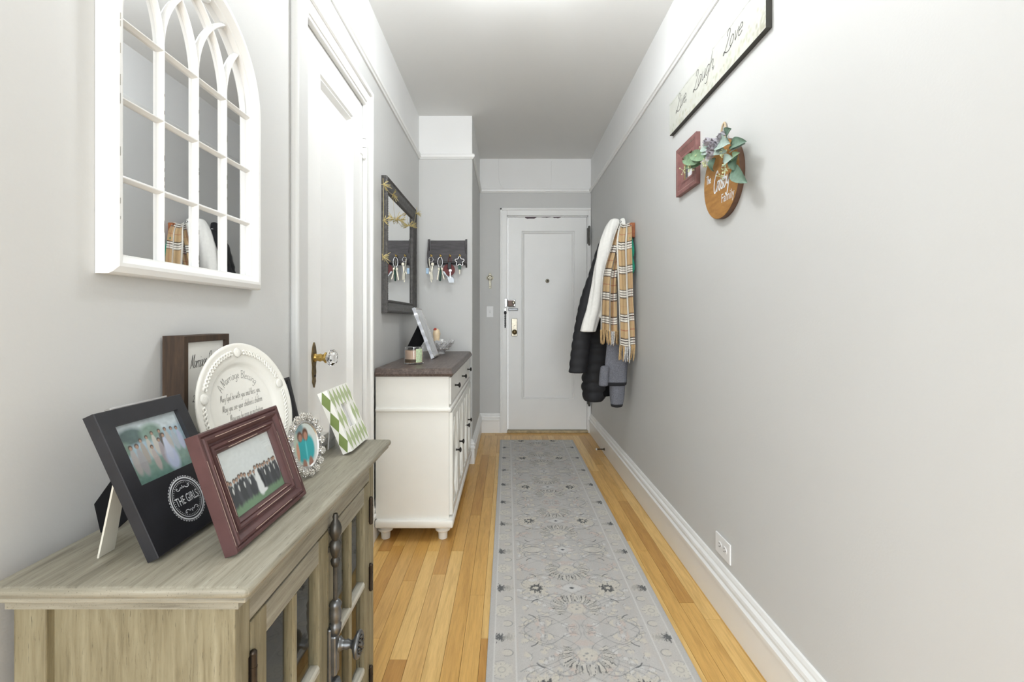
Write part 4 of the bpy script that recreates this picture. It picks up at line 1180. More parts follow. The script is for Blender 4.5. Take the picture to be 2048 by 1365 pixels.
# ================================================================== things on the sideboard
ST = .845
cd = thing('jar_candle', 'large glass jar candle with pale green label on the sideboard', 'candle', (-.505, 2.535, ST))
MB().lathe([(.047, .0004), (.0495, .003), (.0495, .09), (.0475, .09), (.0475, .007), (.001, .007)], (0, 0, 0), 'z', 40).build('jar', 'glass', cd, True, auto=40)
MB().lathe([(.001, .0075), (.0465, .0075), (.0465, .074), (.001, .074)], (0, 0, 0), 'z', 40).build('wax', 'wax', cd, True, auto=40)
def arc_band(r, a0, a1, z0, z1, n=14):
    m = MB()
    return m.grid(lambda u, v: (r * math.cos(a0 + (a1 - a0) * u), r * math.sin(a0 + (a1 - a0) * u), z0 + (z1 - z0) * v), n, 1)
arc_band(.0499, -2.6, -1.15, .010, .027).build('brown_label', 'labelb', cd, True)
arc_band(.0500, -1.15, -.35, .010, .082).build('green_label', 'label', cd, True)
for k in range(3): MB().tube([(.018 * math.cos(k * 2.1), .018 * math.sin(k * 2.1), .074), (.018 * math.cos(k * 2.1) + .001, .018 * math.sin(k * 2.1), .083)], .0012, 6).build('wick', 'black', cd)
MB().lathe([(.045, .0901), (.049, .0902), (.049, .091), (.045, .0912)], (0, 0, 0), 'z', 40).build('rim', 'silver', cd, True)

cf = thing('photo_frame', 'clear scalloped acrylic photo frame leaning on the sideboard', 'photo frame', (-.440, 2.82, ST + .0075), (R(-21), 0, R(90)))
CW_, CH_ = .2, .325
out = []
for k in range(25): out.append((CW_ * k / 24, .004 * (1 - math.cos(2 * PI * k / 6))))
for k in range(37): out.append((CW_ - .004 * (1 - math.cos(2 * PI * k / 6)), CH_ * k / 36))
for k in range(25): out.append((CW_ * (1 - k / 24), CH_ - .004 * (1 - math.cos(2 * PI * k / 6))))
for k in range(37): out.append((.004 * (1 - math.cos(2 * PI * k / 6)), CH_ * (1 - k / 36)))
seen = []
for p in out:
    if not seen or math.hypot(p[0] - seen[-1][0], p[1] - seen[-1][1]) > 1e-4: seen.append(p)
if math.hypot(seen[0][0] - seen[-1][0], seen[0][1] - seen[-1][1]) < 1e-4: seen.pop()
MB().prism(seen, 0, .020, 'y').build('scalloped_block', plain('frosted_crystal', lin(214, 216, 222), .18, var=.06, vscale=50, bmp=.3, bscale=90, coat=.5), cf)
mb = MB()
for k in range(34):
    mb.ball((.006, -.001, .01 + k * .0092), .0035, 6, 4)
    mb.ball((CW_ - .006, -.001, .01 + k * .0092), .0035, 6, 4)
for k in range(20):
    mb.ball((.01 + k * .0094, -.001, CH_ - .008), .0035, 6, 4); mb.ball((.01 + k * .0094, -.001, .008), .0035, 6, 4)
mb.build('crystal_beads', 'jewel', cf, True)
painted('photo', cf, CW_ - .06, CH_ - .08, 20, 30, lambda U, V: np.ones(U.shape + (3,)) * np.array(lin(206, 208, 212)) * (.8 + .3 * vnoise(U, V, 6, 1))[..., None], x0=.03, z0=.04, y=-.0005)
mb = MB()
mb.prism([(.0205, .225), (.0205, .12), (.125, foot_drop(.02, 21, .125)), (.158, foot_drop(.02, 21, .158)), (.150, .105)], .03, .034, 'x')
mb.build('easel_leg', 'velvet', cf)

bw = thing('crystal_bowl', 'cut crystal footed bowl at the far end of the sideboard', 'bowl', (-.470, 3.24, ST))
mb = MB()
rs = []
for r, z in ((.036, .0005), (.038, .006), (.03, .012), (.04, .02), (.068, .04), (.088, .066), (.101, .09), (.098, .091), (.084, .068), (.063, .044), (.034, .026), (.001, .022)):
    ring = []
    for k in range(48):
        t = 2 * PI * k / 48
        f = 1 + (.05 * math.cos(8 * t) if z > .06 else 0) + (.03 if (k % 2) else 0) * (1 if z > .015 and r > .05 else 0)
        ring.append((r * f * math.cos(t), r * f * math.sin(t), z + (.008 * math.cos(8 * t) if z > .08 else 0)))
    rs.append(ring)
mb.rings(rs); mb.build('bowl', 'cutglass', bw)
mb = MB()
random.seed(9)
for k in range(60):
    t = 2 * PI * k / 20 + (k // 20) * .15; zz = .035 + .02 * (k // 20); r = .064 + (zz - .035) * .75
    mb.ball((r * math.cos(t), r * math.sin(t), zz), .006, 6, 4)
mb.build('cut_facets', 'jewel', bw)
fg = thing('figurine', 'small peach figurine with a red top standing in the crystal bowl', 'figurine', (-.492, 3.26, ST + .0275))
mb = MB(); mb.lathe([(.022, 0), (.026, .02), (.024, .05), (.020, .07), (.024, .09), (.027, .11), (.022, .132), (.012, .144), (.001, .147)], (0, 0, 0), 'z', 18)
mb.build('body', 'fig', fg, True)
mb = MB(); mb.lathe([(.014, .134), (.012, .142), (.007, .149), (.001, .151)], (-.008, -.008, 0), 'z', 14)
mb.build('red_top', 'red', fg, True)

# ================================================================== mirrors
MY0, MY1, MZ0 = .757, 1.221, 1.163
AWd = MY1 - MY0; AS = 1.597 - MZ0
am = thing('arched_mirror', 'white arched window-pane mirror with curved tracery on the left wall', 'mirror', (XL, MY0, MZ0), (0, 0, R(90)))
def arch(d, y, n=36):
    p = [(d, y, d), (d, y, AS * .5)]
    p += [(AWd / 2 - (AWd / 2 - d) * math.cos(PI * k / n), y, AS + (AWd / 2 - d) * math.sin(PI * k / n)) for k in range(n + 1)]
    return p + [(AWd - d, y, AS * .5), (AWd - d, y, d)]
rs = [arch(d, y) for d, y in ((0, -.0005), (0, -.021), (.003, -.026), (.013, -.030), (.019, -.0295), (.029, -.022), (.031, -.019), (.034, -.018), (.034, -.004), (.034, -.0005))]
rs.append(rs[0])
MB().rings(rs, True, False).build('frame', 'white', am, True, auto=25)
ri = AWd / 2 - .034; pc = 2 * ri / 4
xs = [.034 + pc * k for k in range(5)]
zs = [.034, AS - .268, AS - .134, AS]
for i in range(4):
    for j in range(3):
        MB().box(xs[i], xs[i + 1], -.005, -.001, zs[j], zs[j + 1]).build('pane', 'oldmirror', am)
    top = [(xs[i], AS)] + [(a, AS + math.sqrt(max(ri * ri - (a - AWd / 2) ** 2, 0))) for a in np.linspace(xs[i], xs[i + 1], 12)] + [(xs[i + 1], AS)]
    q = []
    for p in top:
        if not q or math.hypot(p[0] - q[-1][0], p[1] - q[-1][1]) > 1e-5: q.append(p)
    MB().prism(q, -.005, -.001, 'y').build('pane', 'oldmirror', am)
def bar(pts, w, y0, y1):
    m = MB(); L = []
    n_ = len(pts)
    for i, (a, b) in enumerate(pts):
        p, q = pts[max(i - 1, 0)], pts[min(i + 1, n_ - 1)]
        dx, dz = q[0] - p[0], q[1] - p[1]; l = math.hypot(dx, dz)
        nx, nz = -dz / l * w / 2, dx / l * w / 2
        L.append([(a + nx, y0, b + nz), (a + nx * .9, y0 - .003, b + nz * .9), (a + nx * .16, y1, b + nz * .16), (a - nx * .16, y1, b - nz * .16), (a - nx * .9, y0 - .003, b - nz * .9), (a - nx, y0, b - nz)])
    return m.rings(L)
for i in (1, 2, 3):
    bar([(xs[i], .034), (xs[i], AS)], .0115, -.005, -.0155).build('mullion', 'white', am)
    for s in (-1, 1):
        pts = []
        rr = ri
        for k in range(41):
            t = PI / 2 * k / 40 * 1.3
            a, b = xs[i] + s * rr * (1 - math.cos(t)), AS + rr * math.sin(t)
            if math.hypot(a - AWd / 2, b - AS) > ri: break
            pts.append((a, b))
        if len(pts) > 2: bar(pts, .0115, -.005, -.0152 + .0003 * s).build('tracery_arc', 'white', am)
for z in zs[1:]:
    bar([(.034, z), (AWd - .034, z)], .0115, -.005, -.0150).build('glazing_bar', 'white', am)
mb = MB()
random.seed(21)
for k in range(26):
    i = random.choice((1, 2, 3)); z = random.uniform(.04, AS); L = random.uniform(.003, .012)
    mb.ribbon([(xs[i], z), (xs[i] + .0002, z + L)], .0009, -.0158)
for k in range(10):
    z = random.uniform(.05, AS); mb.ribbon([(.0135, z), (.0135, z + random.uniform(.004, .02))], .0008, -.0306)
tag(mb.build('paint_wear', 'oldbrass', am), kind='stuff')

DY0, DY1, DZ0, DZ1 = 2.475, 3.29, 1.118, 1.845
dm = thing('wall_mirror', 'dark charcoal beaded rectangular mirror above the sideboard', 'mirror', (XL, DY0, DZ0), (0, 0, R(90)))
w_, h_ = DY1 - DY0, DZ1 - DZ0
MB().frame(w_, h_, [(0, -.0005), (0, -.026), (.004, -.032), (.013, -.033), (.017, -.028), (.03, -.024), (.052, -.016), (.058, -.013), (.062, -.017), (.070, -.017), (.074, -.010), (.074, -.0005)]).build('frame', 'dframe', dm, True, auto=25)
MB().box(.07, w_ - .07, -.008, -.001, .07, h_ - .07).build('glass', 'mirror', dm)
for ins, yy, rr in ((.0085, -.033, .0032), (.066, -.017, .0028)):
    mb = MB()
    nx_, nz_ = int((w_ - 2 * ins) / .009), int((h_ - 2 * ins) / .009)
    for k in range(nx_):
        for z in (ins, h_ - ins): mb.ball((ins + (k + .5) * .009, yy, z), rr, 5, 3)
    for k in range(nz_):
        for x in (ins, w_ - ins): mb.ball((x, yy, ins + (k + .5) * .009), rr, 5, 3)
    tag(mb.build('beading', 'dframe', dm), kind='stuff')

gd = thing('star_garland', 'gold wire starburst string draped over the dark mirror frame', 'garland', (XL, DY0, DZ0), (0, 0, R(90)))
def on_front(px, py, xf):
    y = y_at(px, xf); return W(px, py, y)
stars = [on_front(767, 369, XL + .036), on_front(786, 389, XL + .032), on_front(767, 441, XL + .036), on_front(793, 438, XL + .018), on_front(801, 441, XL + .018), on_front(818, 451, XL + .018), on_front(824, 452, XL + .02), on_front(766, 514, XL + .036), on_front(832, 427, XL + .038)]
random.seed(8)
for p in stars:
    mb = MB()
    for k in range(14):
        d = Vector((random.uniform(-.02, 1), random.uniform(-1, 1), random.uniform(-.75, .75))).normalized() * random.uniform(.026, .05)
        mb.tube([p, p + d], [.0018, .0013], 5)
    mb.ball(p, .004, 6, 4)
    mb.build('starburst', 'gold', gd, False, True)
mb = MB()
def string(a, b, sag):
    return [a.lerp(b, t) - Vector((0, 0, sag * 4 * t * (1 - t))) for t in [k / 12 for k in range(13)]]
for a, b, s in ((0, 1, .01), (1, 3, .06), (3, 4, .005), (4, 5, .02), (5, 6, .005), (6, 8, .02), (0, 2, .0), (2, 7, .0)):
    mb.tube(string(stars[a], stars[b], s), .0009, 5)
mb.build('wire', 'gold', gd, False, True)

# ================================================================== key rack and keys
ky0 = YB
mmk = YB / F
kx = lambda px: (px - VX) * (YB - .04) / F
kz_ = lambda py: H - (py - VY) * (YB - .04) / F
x0, x1 = kx(857), kx(932); z1, z0 = kz_(480), kz_(532)
kr = thing('key_rack', 'charcoal wooden wall pocket with key hooks above the sideboard', 'key rack', (.5 * (x0 + x1), YB, z0))
hw = (x1 - x0) / 2; hh = z1 - z0
MB().box(-hw + .01, hw - .01, -.012, -.0005, .008, hh).build('back_board', 'dwood', kr)
for s in (-1, 1):
    MB().prism([(-.0005, -.01), (-.062, .02), (-.068, .05), (-.068, hh * .45), (-.052, hh * .62), (-.034, hh * .8), (-.03, hh + .004), (-.0005, hh + .012)], s * hw - .006, s * hw + .006, 'x').build('side_board', 'dwood', kr)
lip = [(-hw + .006, .03), (hw - .006, .03), (hw - .006, hh * .56), (.05, hh * .56)] + [(.05 - .1 * k / 10, hh * .56 + .012 * math.sin(PI * k / 10)) for k in range(1, 10)] + [(-.05, hh * .56), (-hw + .006, hh * .56)]
MB().prism(lip, -.066, -.056, 'y').build('front_board', 'dwood', kr)
MB().box(-hw + .006, hw - .006, -.060, -.012, .02, .032).build('bottom_board', 'dwood', kr)
hooks = [864, 882, 901, 920.5]
hk = []
for px in hooks:
    lx = kx(px) - kr.location.x; lz = kz_(515) - kr.location.z
    mb = MB(); mb.lathe([(.009, -.066), (.008, -.069), (.003, -.071)], (lx, 0, lz + .006), 'y', 12)
    mb.tube([(lx, -.070, lz + .006), (lx, -.080, lz + .004), (lx, -.086, lz - .004), (lx, -.090, lz + .002), (lx, -.092, lz + .010)], .0026, 8)
    mb.ball((lx, -.092, lz + .012), .0045, 8, 6)
    mb.build('hook', 'brass', kr, True)
    hk.append(Vector((kr.location.x + lx, YB - .086, kr.location.z + lz - .006)))
def ring_pts(cx, y, cz, rx, rz, n=24): return [(cx + rx * math.sin(2 * PI * k / n), y, cz + rz * math.cos(2 * PI * k / n)) for k in range(n + 1)]
def key_shape(mb, x, y, z, L, tilt=0, w=.011):
    m = MB()
    m.lathe([(w, -.001), (w, .001)], (0, 0, 0), 'y', 14)
    m.prism([(-.004, -w * .7), (.004, -w * .7), (.004, -L + .004), (0, -L), (-.002, -L + .003), (-.005, -L * .75), (-.003, -L * .6), (-.005, -L * .5)], -.001, .001, 'y')
    m.xf(Matrix.Translation((x, y, z)) @ Matrix.Rotation(tilt, 4, 'Y'))
    mb.add(m.v, m.f)
k1 = thing('key_ring', 'keys with ivory leather strap and pale blue tag on the leftmost hook', 'keys', hk[0])
MB().tube(ring_pts(0, -.001, -.016, .016, .018), .0018, 6).build('ring', 'silver', k1, True)
MB().tube(smooth_pts([(-.012, -.004, -.012), (-.010, -.006, -.05), (-.002, -.006, -.085), (.004, -.006, -.115)], 5), [.008] * 5 + [.009] * 5 + [.007] * 5 + [.008], 8, True, .5).build('strap', 'strap', k1, True)
MB().prism([(-.005, -.112), (.012, -.112), (.018, -.165), (-.004, -.168)], -.012, -.004, 'y').build('tassel', 'strap', k1)
MB().box(-.036, -.016, -.004, 0, -.122, -.080, .003).build('tag', 'bluetag', k1)
mb = MB(); key_shape(mb, .012, -.002, -.05, .075, .1); key_shape(mb, -.004, .002, -.115, .07, -.1); mb.build('key', 'nickel', k1)
k2 = thing('key_ring', 'silver carabiner with dark green key on the second hook', 'keys', hk[1])
MB().tube(ring_pts(0, -.001, -.036, .017, .037), .0034, 8).build('carabiner', 'silver', k2, True)
mb = MB(); mb.tube(smooth_pts([(0, -.004, -.072), (.004, -.006, -.10), (.002, -.006, -.14), (0, -.006, -.175)], 4), [.006] * 4 + [.013] * 4 + [.012] * 4 + [.006], 8, True, .6); mb.build('fob', 'dkgreen', k2, True)
mb = MB(); key_shape(mb, -.006, .000, -.085, .085, .2); key_shape(mb, .010, .003, -.085, .08, -.25); mb.build('key', 'nickel', k2)
mb = MB(); mb.tube(ring_pts(0, -.002, -.062, .01, .011, 16), .0015, 6); key_shape(mb, 0, -.002, -.03, .04, 0, .007); mb.build('split_ring', 'dpewter', k2)
k3 = thing('key_ring', 'keys with round oxblood leather fob and white tag on the third hook', 'keys', hk[2])
MB().tube(ring_pts(0, -.001, -.018, .011, .019), .002, 6).build('ring', 'oxblood', k3, True)
MB().lathe([(.001, -.001), (.044, -.001), (.044, .003), (.001, .003)], (-.006, .004, -.092), 'y', 28).build('leather_fob', 'oxblood', k3)
MB().box(-.014, .012, -.014, -.002, -.088, -.036, .004).build('car_fob', 'black', k3)
MB().tube(smooth_pts([(-.046, -.012, -.105), (-.028, -.012, -.128), (-.008, -.012, -.150)], 4), [.007] * 4 + [.004] * 4 + [.004], 8).build('plastic_loop', 'whitetag', k3, True)
MB().prism([(-.016, -.150), (.010, -.140), (.034, -.158), (.034, -.186), (-.004, -.188)], -.015, -.009, 'y').build('tag', 'whitetag', k3)
mb = MB(); key_shape(mb, .006, -.015, -.098, .055, 0); mb.build('key', 'silver', k3)
k4 = thing('key_ring', 'silver flower-shaped ring with green key on the rightmost hook', 'keys', hk[3])
mb = MB()
pts = []
for k in range(61):
    t = 2 * PI * k / 60; r = .028 + .007 * math.cos(5 * t)
    pts.append((r * math.sin(t), -.003, -.030 + r * math.cos(t)))
mb.tube(pts, .0042, 8); mb.build('flower_ring', 'silver', k4, True)
MB().lathe([(.001, -.005), (.017, -.005), (.017, .001), (.001, .001)], (0, 0, -.032), 'y', 20).build('disc', 'black', k4)
MB().prism([(-.012, -.06), (.012, -.06), (.010, -.09), (-.008, -.09)], -.006, .001, 'y').build('key_cap', 'dkgreen', k4)
mb = MB(); key_shape(mb, 0, -.002, -.080, .045, 0, .005); mb.build('key', 'nickel', k4)

for o in (mf, bf, sf, kf, of, gf): o['group'] = 'photo frames on the grey cabinet'
for o in (k1, k2, k3, k4): o['group'] = 'keys on the rack hooks'
# ================================================================== right wall: signs and small frame
SYN, SYF, SZ0, SH, STK = 1.411, 2.251, 1.9636, .151, .019
sg = thing('wall_sign', 'long cream Live Laugh Love sign high on the right wall', 'sign', (XR, SYF, SZ0), (0, 0, R(-90)))
SL = SYF - SYN
MB().box(0, SL, -STK + .0006, -.0005, 0, SH, .001).build('board', 'signedge', sg)
def sign_face(U, V):
    C = np.ones(U.shape + (3,)) * np.array(lin(208, 209, 200))
    C *= (.96 + .07 * vnoise(U * .999, V * .2, 40, 2))[..., None]
    r = np.random.default_rng(2)
    for k in range(130):
        x = r.random(); y = abs(r.normal(0, .16)) + .02
        m = ell(U, V, x, y, r.uniform(.004, .012), r.uniform(.03, .07), .8) * r.uniform(.25, .7)
        C = bl(C, m, [lin(188, 188, 164), lin(202, 198, 178), lin(176, 180, 158), lin(206, 200, 186)][k % 4])
    for k in range(30):
        x = 1 - abs(r.normal(0, .05)); y = abs(r.normal(.2, .2))
        C = bl(C, ell(U, V, x, y, r.uniform(.004, .01), r.uniform(.03, .06), .8) * .5, lin(178, 174, 156))
    for a, b in ((.55, 1), (.7, .9), (0, .4)):
        C = bl(C, ((np.abs(V - .955 + .01 * np.sin(U * 20)) < .008) & (U > a) & (U < b))[..., None] * .6, lin(150, 150, 144))
    return C
painted('painted_face', sg, SL - .002, SH - .002, 360, 70, sign_face, plain('x', (1, 1, 1)) if False else 'photo', .001, .001, -STK)
mb = MB()
for t, cx in (('Live,', .155), ('Laugh,', .39), ('Love', .63)):
    write(mb, t, .066, cx, .074, .0030, -STK - .0005, .38, 1.08, 'c', 0, False)
tag(mb.build('lettering', 'ink', sg), kind='stuff')

RYN, RYF, RZ0, RZ1 = 1.937, 2.165, 1.647, 1.861
rf = thing('wall_frame', 'small distressed red photo frame on the right wall beside the round sign', 'photo frame', (XR, RYF, RZ0), (0, 0, R(-90)))
w_, h_ = RYF - RYN, RZ1 - RZ0
MB().frame(w_, h_, [(0, -.0005), (0, -.018), (.001, -.019), (.010, -.019), (.016, -.019), (.020, -.016), (.044, -.010), (.050, -.012), (.056, -.012), (.058, -.006), (.058, -.0005)]).build('moulding', 'maroon_l', rf)
painted('photo', rf, w_ - .11, h_ - .11, 60, 60, photo_wall, x0=.055, z0=.055, y=-.004)
mb = MB()
for z in (.0185, h_ - .0185):
    mb.ribbon([(.02 + k * (w_ - .04) / 10, z + random.uniform(-.0004, .0004)) for k in range(11)], .0012, -.0178)
for x in (.0185, w_ - .0185):
    mb.ribbon([(x + random.uniform(-.0004, .0004), .02 + k * (h_ - .04) / 10) for k in range(11)], .0012, -.0178)
mb.build('edge_wear', 'wear', rf)

RC = Vector((XR, 1.711, 1.595)); RR = .141
ro = thing('round_sign', 'round honey wood family name sign with eucalyptus spray', 'sign', RC, (0, 0, R(-90)))
mb = MB(); mb.lathe([(.0005, -.0005), (RR - .001, -.0005), (RR, -.002), (RR, -.019), (RR - .001, -.020)], (0, 0, 0), 'y', 72, caps=False)
mb.build('rim', 'darkedge', ro, True, auto=40)
MB().lathe([(.0005, -.0206), (RR - .0015, -.0206), (RR - .0008, -.0195), (.0005, -.0195)], (0, 0, 0), 'y', 72).build('face', 'honey', ro, True, auto=40)
mb = MB()
write(mb, 'The', .031, -.096, .012, .0042, -.0212, .0, .9)
write(mb, 'Crosby', .074, .004, -.036, .0066, -.0213, .25, .66, 'c', .03, False, gap=-.05)
fm = font_mesh('Family', .046, .85)
mb.add([(a + .058, -.0212, c - .088) for a, b, c in fm.v], fm.f)
tag(mb.build('lettering', 'whiteprint', ro), kind='stuff')
def rp(cx, cy, off=.055):
    """point of the sign's spray from a crop position, on a plane `off` in front of the wall"""
    px, py = 1330 + cx * .1685, 220 + cy * .1685
    x = XR - off
    return W(px, py, y_at(px, x))
mb = MB()
for s in (-1, 1):
    mb.tube(smooth_pts([(XR - .012, 1.711 + s * .022, 1.700), (XR - .010, 1.711 + s * .020, 1.750), (XR - .008, 1.711 + s * .012, 1.790), (XR - .006, 1.711, 1.803)], 5), .0036, 7)
mb.build('rope_loop', 'rope', ro, True, True)
def leaf(a, b, width, off0, off1, mat, bend=.012):
    p, q = rp(*a, off0), rp(*b, off1)
    d = q - p; L = d.length; d.normalize()
    nrm = Vector((-1, -.25, .15)); side = d.cross(nrm).normalized(); nrm = side.cross(d).normalized()
    m = MB()
    def f(u, v):
        t = v
        w = width * 1.35 * math.sin(PI * (t ** .8 * .96 + .02)) ** .62 * (1 - .15 * t)
        s = (u - .5) * 2
        return p + d * (L * t) + side * (w * .5 * s) + nrm * (bend * math.sin(PI * t) + .35 * width * .5 * s * s - .004)
    m.grid(f, 6, 10)
    o = m.build('leaf', mat, ro, True, True)
    return o
for L in [((745, 370), (775, 225), .045, .04, .06, 'leaf1'), ((620, 400), (760, 395), .042, .06, .07, 'leaf2'), ((775, 420), (955, 375), .030, .05, .055, 'leaf1'), ((770, 480), (940, 400), .026, .045, .05, 'leaf2'),
          ((600, 470), (720, 500), .03, .06, .06, 'leaf2'), ((800, 590), (875, 510), .02, .05, .06, 'leaf3'), ((690, 640), (800, 570), .036, .055, .06, 'leaf2'), ((845, 540), (835, 720), .035, .04, .045, 'leaf1'), ((810, 700), (965, 860), .038, .045, .05, 'leaf1'),
          ((590, 570), (570, 730), .032, .05, .045, 'leaf1'), ((495, 560), (300, 535), .034, .06, .055, 'leaf3'), ((430, 600), (215, 590), .038, .055, .05, 'leaf3'), ((420, 640), (240, 680), .026, .05, .045, 'leaf3'), ((520, 450), (445, 440), .030, .06, .06, 'leaf2'), ((520, 500), (450, 490), .024, .06, .06, 'leaf2')]:
    leaf(*L)
random.seed(13)
for (cx, cy, n_) in ((690, 510, 16), (480, 630, 14), (725, 700, 14), (310, 690, 12), (390, 495, 4), (650, 790, 6), (220, 720, 6)):
    mb = MB(); c = rp(cx, cy, .06)
    for k in range(n_):
        p = c + Vector((random.uniform(-.012, .01), random.uniform(-.018, .018), random.uniform(-.016, .016)))
        mb.ball(p, random.uniform(.0022, .0036), 6, 4)
        mb.tube([c, p], .0007, 4)
    mb.build('berry_sprig', 'berry', ro, True, True)
random.seed(4)
for (cx, cy, s) in ((570, 400, 1), (545, 470, 1), (500, 375, .8), (540, 545, .9), (610, 430, .9), (660, 325, .8), (690, 300, .6)):
    c = rp(cx, cy, .066)
    m = MB()
    a0 = random.uniform(0, 6)
    def f(u, v):
        t = 2 * PI * u * 1.4 + a0; r = (.004 + .014 * u) * s
        return c + Vector((-.010 + .020 * v * s + .004 * math.sin(5 * t), r * math.cos(t) * 1.3, r * math.sin(t) + .003 * math.cos(3 * t)))
    m.grid(f, 24, 3)
    o = m.build('ribbon_petal', 'lilac', ro, True, True)

# ================================================================== coat rack and clothes
cr_ = thing('coat_rack', 'cherry wood coat rack board with hooks on the right wall', 'coat rack', (XR, 3.21, 1.64), (0, 0, R(-90)))
MB().box(-.285, .285, -.030, -.0005, -.046, .047, .004).build('board', 'rackwood', cr_)
for lx in (.225, .10, -.03, -.17):
    mb = MB(); mb.lathe([(.012, -.030), (.010, -.034), (.004, -.036)], (lx, 0, .012), 'y', 12)
    mb.tube(smooth_pts([(lx, -.034, .012), (lx, -.060, .006), (lx, -.074, .016), (lx, -.080, .042), (lx, -.078, .060)], 4), .0042, 8)
    mb.ball((lx, -.078, .064), .008, 10, 7)
    mb.build('hook', 'silver', cr_, True)
def interp(L, n):
    P = smooth_pts(L, max(2, n // (len(L) - 1)))
    return P
def garment(levels, n=32, steps=60, rib=None, folds=(), sq=2.2, cap=.5):
    """loft through (py, pxL, pxR, depth, half-thickness along the hall)"""
    P = interp(levels, steps)
    rs = []
    zs_ = [W(0, p[0], p[3]).z for p in P]
    for k, (py, pl_, pr_, y, ry) in enumerate(P):
        a, b = W(pl_, py, y), W(pr_, py, y)
        cx, rx = .5 * (a.x + b.x), .5 * (b.x - a.x)
        f0 = 1.0
        if rib:
            f0 = 1 - rib[1] * (1 - abs(math.sin(PI * (zs_[k] - zs_[0]) / rib[0])) ** .55)
        ring = []
        for i in range(n):
            t = 2 * PI * i / n
            c, s = math.cos(t), math.sin(t)
            ex = math.copysign(abs(c) ** (2 / sq), c); ey = math.copysign(abs(s) ** (2 / sq), s)
            f = f0
            for amp, fr, ph, zz in folds: f += amp * math.sin(fr * t + ph + zz * zs_[k])
            ring.append((min(cx + rx * ex * f, XR - (.033 if a.z > 1.57 and y > 2.92 else .004)), y + ry * ey * f, a.z))
        rs.append(ring)
    # rounded ends
    def shrink(r, k, dz):
        c = [sum(p[i] for p in r) / len(r) for i in range(3)]
        return [(c[0] + (p[0] - c[0]) * k, c[1] + (p[1] - c[1]) * k, p[2] + dz) for p in r]
    rs = [shrink(rs[0], .35, .010), shrink(rs[0], .75, .006)] + rs + [shrink(rs[-1], .9, -.006), shrink(rs[-1], .6, -.009)]
    return MB().rings(rs)
pc_ = thing('puffer_coat', 'long black quilted puffer coat hanging behind the white fleece', 'coat', (XR - .12, 3.26, .5))
garment([(448, 1222, 1235, 3.33, .035), (485, 1204, 1237, 3.33, .06), (560, 1186, 1237, 3.33, .08), (640, 1176, 1237, 3.33, .085), (690, 1170, 1237, 3.33, .085), (740, 1165, 1236, 3.33, .085), (775, 1163, 1222, 3.33, .085), (800, 1167, 1206, 3.33, .085)], 40, 90, (.066, .13), ((.02, 5, .3, 9),)).build('body', 'puffer', pc_, True, True)
garment([(462, 1208, 1228, 3.2, .035), (500, 1192, 1218, 3.2, .04), (545, 1178, 1208, 3.20, .045), (600, 1160, 1198, 3.20, .045), (660, 1148, 1186, 3.20, .045), (700, 1142, 1180, 3.20, .045), (744, 1137, 1173, 3.20, .045)], 32, 80, (.062, .12), ((.02, 4, 1, 7),)).build('sleeve', 'puffer', pc_, True, True)
garment([(700, 1196, 1222, 3.3, .05), (760, 1196, 1222, 3.3, .05), (790, 1198, 1221, 3.3, .045)], 24, 30, (.07, .05)).build('lining', 'velvet', pc_, True, True)
fc = thing('fleece_jacket', 'fluffy white fleece jacket hanging beside the plaid scarf', 'jacket', (XR - .1, 3.07, 1.0))
garment([(441, 1220, 1238, 3.09, .03), (456, 1211, 1240, 3.09, .045), (490, 1199, 1238, 3.09, .052), (530, 1190, 1232, 3.09, .053), (570, 1184, 1222, 3.09, .052), (615, 1174, 1208, 3.09, .05), (640, 1166, 1198, 3.09, .048), (662, 1160, 1191, 3.09, .045)], 40, 90, None, ((.06, 5, .3, 14), (.035, 9, 1, 22)), 2.0).build('sleeve', 'fleece', fc, True, True)
garment([(440, 1240, 1258, 3.085, .03), (450, 1236, 1262, 3.085, .045), (500, 1228, 1256, 3.085, .045), (560, 1210, 1245, 3.09, .05), (605, 1200, 1230, 3.085, .045), (634, 1194, 1216, 3.085, .042)], 32, 60, None, ((.04, 5, 0, 16),), 2.0).build('body', 'fleece', fc, True, True)
gj = thing('grey_jacket', 'heather grey jacket with black trim hanging below the plaid scarf', 'jacket', (XR - .1, 3.0, .6))
garment([(452, 1246, 1260, 2.99, .026), (520, 1236, 1261, 2.99, .034), (600, 1222, 1260, 2.99, .038), (690, 1214, 1257, 2.99, .038), (740, 1208, 1255, 2.99, .038), (764, 1206, 1254, 2.99, .037)], 36, 60, None, ((.05, 4, .8, 6), (.03, 7, 0, 11))).build('body', 'greycloth', gj, True, True)
garment([(764.5, 1206, 1254, 2.99, .0375), (769, 1206.5, 1253.5, 2.99, .0375)], 36, 8, None, ((.05, 4, .8, 6), (.03, 7, 0, 11))).build('hem', 'blacktrim', gj, True, True)
garment([(735, 1201, 1219, 2.95, .022), (750, 1199, 1217, 2.95, .026), (770, 1197.5, 1216, 2.95, .024)], 24, 20).build('pocket_flap', 'greycloth', gj, True, True)
garment([(755, 1219, 1250, 2.995, .03), (790, 1220, 1248, 2.995, .03), (808, 1222, 1245, 2.995, .028)], 28, 30, None, ((.06, 4, 0, 5),)).build('sleeve', 'greycloth', gj, True, True)
garment([(808.5, 1222, 1245, 2.995, .0285), (812, 1222.5, 1244, 2.995, .028)], 28, 8, None, ((.06, 4, 0, 5),)).build('cuff', 'blacktrim', gj, True, True)
gr = thing('green_cap', 'teal green knit cap hanging on the coat rack behind the scarf', 'cap', (XR - .03, 2.93, 1.45))
garment([(476, 1258, 1264, 2.90, .018), (492, 1257, 1267.5, 2.90, .03), (508, 1257, 1268, 2.90, .032), (517, 1258, 1265.5, 2.90, .028)], 20, 24).build('crown', 'teal', gr, True, True)
